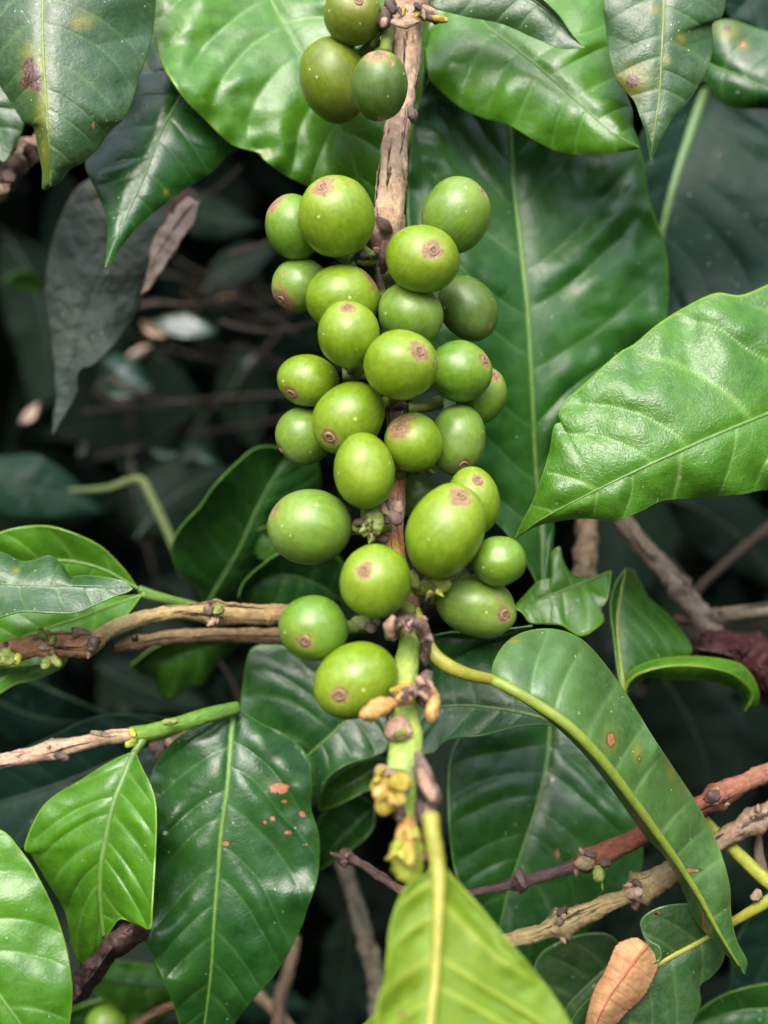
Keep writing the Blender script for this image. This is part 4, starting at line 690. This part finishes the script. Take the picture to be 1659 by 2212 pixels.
twig('mossy upright branch stub behind the eaten leaf', [(1268,1080,84),(1270,1150,80),(1264,1220,78),(1262,1290,78)], [24,24,26,28], [(0,(.24,.16,.10)),(1,(.20,.18,.12))], rough=.35, name='branch', cat='branch')
twig('blurred olive twig reaching the right edge above the wine-brown leaf', [(1460,1335,76),(1520,1335,72),(1590,1325,70),(1700,1312,70)], [14,15,16,17], [(0,BRN),(1,(.34,.32,.20))], nodes=[(.35,.3,.06)])
twig('thin dark twig far back at the right edge', [(1500,1280,150),(1580,1205,150),(1720,1090,155)], [9,9,9], [(0,(.05,.035,.025)),(1,(.05,.035,.025))])
twig('dark forked twig tip poking toward the bottom centre leaf', [(735,1848,30),(780,1866,28),(825,1896,24),(872,1926,20),(960,1980,10)], [(0,14),(.15,9),(1,9)], [(0,(.10,.07,.06)),(1,(.14,.08,.06))], rough=.4, nodes=[(.04,.5,.04)], extra=[('bud_scale',745,1855,712,1842,24,24,7,5,DKB),('bud_scale',742,1856,745,1876,24,24,9,6,DKB)])
twig('grey upright branch blurred in the dark below the flowers', [(740,1860,110),(765,1940,105),(790,2030,100),(815,2130,100),(820,2260,100)], [17,18,20,22], [(0,(.20,.18,.13)),(1,(.30,.27,.19))], rough=.3, name='branch', cat='branch', nodes=[(.5,.2,.04)])
twig('brown upright twig low in the dark right of the flecked leaf', [(640,2020,95),(625,2090,92),(605,2160,92),(600,2260,92)], [11,13,15,16], [(0,TAN),(1,(.26,.18,.12))], rough=.25)
twig('tan twig fork slanting beside the brown upright twig at the bottom', [(530,2120,104),(570,2160,100),(610,2200,98),(650,2260,98)], [12,12,12], [(0,TAN),(1,TAN)], rough=.25)
twig('red-brown twig at the bottom edge left of the flecked leaf tip', [(270,2230,60),(330,2190,60),(380,2170,62),(430,2150,66)], [9,9,8], [(0,(.30,.16,.09)),(1,(.30,.16,.09))])
twig('pale green leaf stalk bent in the left shade', [(150,1060,150),(230,1055,148),(300,1036,145),(330,1080,142),(372,1170,138),(400,1240,140)], [6,8,10,10,11], [(0,(.08,.11,.04)),(.4,(.16,.20,.07)),(1,(.16,.20,.08))], mat=GREENST, name='leaf_stalk', cat='stalk', rough=.04)
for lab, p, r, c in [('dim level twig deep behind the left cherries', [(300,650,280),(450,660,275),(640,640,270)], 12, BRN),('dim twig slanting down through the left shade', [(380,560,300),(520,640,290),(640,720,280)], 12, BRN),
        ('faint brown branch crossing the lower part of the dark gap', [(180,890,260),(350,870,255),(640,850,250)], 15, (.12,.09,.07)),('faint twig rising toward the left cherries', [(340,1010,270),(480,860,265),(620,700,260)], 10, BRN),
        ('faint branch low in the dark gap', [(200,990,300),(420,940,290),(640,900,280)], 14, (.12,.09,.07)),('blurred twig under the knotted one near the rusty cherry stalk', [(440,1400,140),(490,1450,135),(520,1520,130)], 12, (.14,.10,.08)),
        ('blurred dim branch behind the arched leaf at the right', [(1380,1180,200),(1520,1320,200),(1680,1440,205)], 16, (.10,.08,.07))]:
    twig(lab, p, [r*.32, r*.25, r*.34], [(0, (.022,.018,.014)), (1, (.035,.028,.02))], rough=.3, n=30)  # bark colours darkened to carry the shade of the gaps
def wild(x0, x1, y0, y1, d0, d1):
    x, y, d = rng.uniform(x0, x1), rng.uniform(y0, y1), rng.uniform(d0, d1); an = rng.uniform(-.7, .7) if rng.random() < .7 else rng.uniform(-1.5, 1.5); l = rng.uniform(160, 420); p = []
    for k in range(5): p.append((x, y, d)); an += rng.uniform(-.35, .35); x += math.cos(an)*l/4; y += math.sin(an)*l/4; d += rng.uniform(-12, 12)
    return p
for k in range(26):
    bx = (120, 560, 540, 1050, 170, 380) if k < 18 else (1300, 1640, 1130, 1500, 190, 380)
    c = [(.05,.038,.028),(.03,.024,.018),(.075,.06,.045)][k % 3]; rr = rng.uniform(1.6, 4.2)
    t = twig('thin bare twig tangled in the dark gaps behind the cluster', wild(*bx), [rr*1.3, rr, rr*.6], [(0, c), (1, c)], rough=.3, n=40); t['group'] = 'thin twigs tangled in the dark gaps'
for k in range(14):
    x, y = rng.uniform(140, 560), rng.uniform(560, 1040)
    t = dim('small faded scrap of dead leaf caught in the dark gap', x, y, rng.uniform(190, 330), rng.uniform(30, 70), rng.uniform(7, 14), rng.uniform(-80, 80), ['pinkish', 'glint', 'wilted', 'glint'][k % 4], tl=rng.uniform(-2, 2), up=rng.uniform(1, 2.5), N=3); t['group'] = 'scraps of dead leaf in the dark gap'
# ================================================================ SHRUB MASS, TRUNKS AND GROUND
def mass(name, n, boxfn, label, cat, mat, smin=60, smax=115):
    V = []; Fc = []
    for i in range(n):
        c = boxfn(); ln = rng.uniform(smin, smax)/1000; wd = ln*rng.uniform(.17, .24)
        yaw = rng.uniform(0, 2*math.pi); droop = rng.uniform(.1, 1.3)
        u = np.array([math.cos(yaw)*math.cos(droop), math.sin(yaw)*math.cos(droop), -math.sin(droop)]); s = np.cross(u, [0, 0, 1.]); s /= np.linalg.norm(s); nn = np.cross(s, u)
        roll = rng.uniform(-.6, .6); s, nn = s*math.cos(roll)+nn*math.sin(roll), nn*math.cos(roll)-s*math.sin(roll)
        b = len(V); prof = [(0, .02), (.15, .55), (.35, .95), (.55, 1.), (.75, .7), (.9, .3), (1, .02)]; cv = rng.uniform(.05, .2)
        for (t, w) in prof:
            m_ = c+u*ln*(t-.5)-np.array([0, 0, 1])*ln*cv*t*t
            V += [m_+s*wd*w+nn*wd*w*.22, m_, m_-s*wd*w+nn*wd*w*.22]
        for q in range(len(prof)-1):
            k = b+q*3; Fc += [(k, k+1, k+4, k+3), (k+1, k+2, k+5, k+4)]
    o = mesh(name, V, Fc, mat, None, origin=CAMN+np.array([0, 1.0, -.4])); o['kind'] = 'stuff'; o['label'] = label; o['category'] = cat
    return o
def cambox(x0, x1, y0, y1, z0, z1):
    def f():
        c = np.array([rng.uniform(x0, x1), rng.uniform(y0, y1), -rng.uniform(z0, z1)]); return CAMN+c @ RM
    return f
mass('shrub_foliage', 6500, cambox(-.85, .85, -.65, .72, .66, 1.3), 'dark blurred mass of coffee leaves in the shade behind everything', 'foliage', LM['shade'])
mass('shrub_foliage', 2600, cambox(-.8, .8, .27, .75, .44, 1.0), 'dense leafy canopy added above the view to shade the background', 'foliage', LM['shade'])  # overhead leaves added to keep sky light off the background
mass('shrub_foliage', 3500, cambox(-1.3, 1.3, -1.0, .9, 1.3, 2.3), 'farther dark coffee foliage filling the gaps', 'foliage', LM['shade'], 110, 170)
def world(x0, x1, y0, y1, z0, z1): return lambda: np.array([rng.uniform(x0, x1), rng.uniform(y0, y1), rng.uniform(z0, z1)])
mass('added_shrub_screen', 5000, world(-3.2, 3.2, -2.3, -1.2, .05, 2.35), 'unseen row of coffee shrubs added behind the camera to block low sky', 'foliage', LM['dark'], 110, 190)  # added out of view so low sky does not reflect in the leaves
mass('added_shrub_screen', 2600, world(-2.6, -1.0, -1.4, 1.6, .05, 2.2), 'unseen coffee shrub added beyond the left edge to block sky light', 'foliage', LM['dark'], 110, 190)  # added out of view, blocks sky light from the left
mass('added_shrub_screen', 2600, world(1.0, 2.6, -1.4, 1.6, .05, 2.2), 'unseen coffee shrub added beyond the right edge to block sky light', 'foliage', LM['dark'], 110, 190)  # added out of view, blocks sky light from the right
m, nt = _mat('soil'); g = G(nt); o = g.obj(); n1 = g.noise(o, 9, 8, .65); n2 = g.noise(o, 60, 5, .6)
col = g.mix(g.mr(n1, .35, .65), (.008,.006,.004), (.018,.013,.009)); col = g.mix(g.mr(n2, .6, .7), col, (.035,.025,.015))
p = g.n('ShaderNodeBsdfPrincipled', i_Base_Color=col, i_Roughness=1., i_Specular_IOR_Level=.05, i_Normal=g.n('ShaderNodeBump', i_Strength=.8, i_Distance=.02, i_Height=g.m('ADD', n1, n2)).outputs[0]); g.n('ShaderNodeOutputMaterial', i_Surface=p.outputs[0])
gx = np.linspace(-1, 1, 61); gx = np.sign(gx)*np.abs(gx)**3*60; VV = [(x, y+1, .03*mn.noise(Vector((x*2, y*2, 0)))) for x in gx for y in gx]
gr = mesh('ground', VV, grid_faces(61, 61), m, None, origin=(0, 0, 0)); gr['kind'] = 'structure'
tr = thing('coffee_shrub_trunk', (.12, 1.15, 0), 'dark trunk of the coffee shrub deep in the shade', 'trunk')
VT = []
for i in range(40):
    z = i/39*1.9
    for j in range(16):
        a = j/16*2*math.pi; r = (.035-.012*i/39)*(1+.2*mn.noise(Vector((math.cos(a), math.sin(a), z*5)))); VT.append((.12+r*math.cos(a)+.04*math.sin(z*2), 1.15+r*math.sin(a), z))
mesh('bark', VT, grid_faces(40, 16, True), BARK, tr, {'tc': [(v[0]*40, v[1]*40, v[2]*60) for v in VT], 'col': [(.12,.09,.07)]*len(VT)})
# ================================================================ LIGHT
EL, AZ = math.radians(66), math.radians(-160)     # the sun stands high behind the viewer's left shoulder, behind thin cloud
w = bpy.data.worlds.new('World'); S.world = w; w.use_nodes = True; nt = w.node_tree; g = G(nt)
bg = nt.nodes['Background']; sky = nt.nodes.new('ShaderNodeTexSky'); sky.sky_type = 'NISHITA'; sky.sun_disc = False
sky.sun_elevation = EL; sky.sun_rotation = AZ; sky.air_density = 1.; sky.dust_density = 4.; sky.ozone_density = 1.
hs = g.n('ShaderNodeHueSaturation', i_Saturation=.65, i_Color=sky.outputs[0])
# overcast dome: brightest at the zenith, a third of that at the horizon
sz = g.n('ShaderNodeSeparateXYZ', i_Vector=g.n('ShaderNodeTexCoord').outputs['Generated']).outputs[2]
oc = g.n('ShaderNodeVectorMath', operation='SCALE', i_0=hs.outputs[0], i_Scale=g.mr(sz, 0, 1, .45, 3.2))
nt.links.new(oc.outputs[0], bg.inputs[0]); bg.inputs[1].default_value = .15
sl = bpy.data.lights.new('sun', 'SUN'); sl.energy = .42; sl.angle = math.radians(45); sl.color = (1, .97, .92)
so = bpy.data.objects.new('sun', sl); COL.objects.link(so)
sd = Vector((math.sin(AZ)*math.cos(EL), math.cos(AZ)*math.cos(EL), math.sin(EL)))
so.rotation_euler = sd.to_track_quat('Z', 'Y').to_euler()
S.view_settings.view_transform = 'Standard'; S.view_settings.look = 'None'; S.view_settings.exposure = .62; S.view_settings.gamma = 1
S.cycles.max_bounces = 6; S.cycles.use_denoising = True
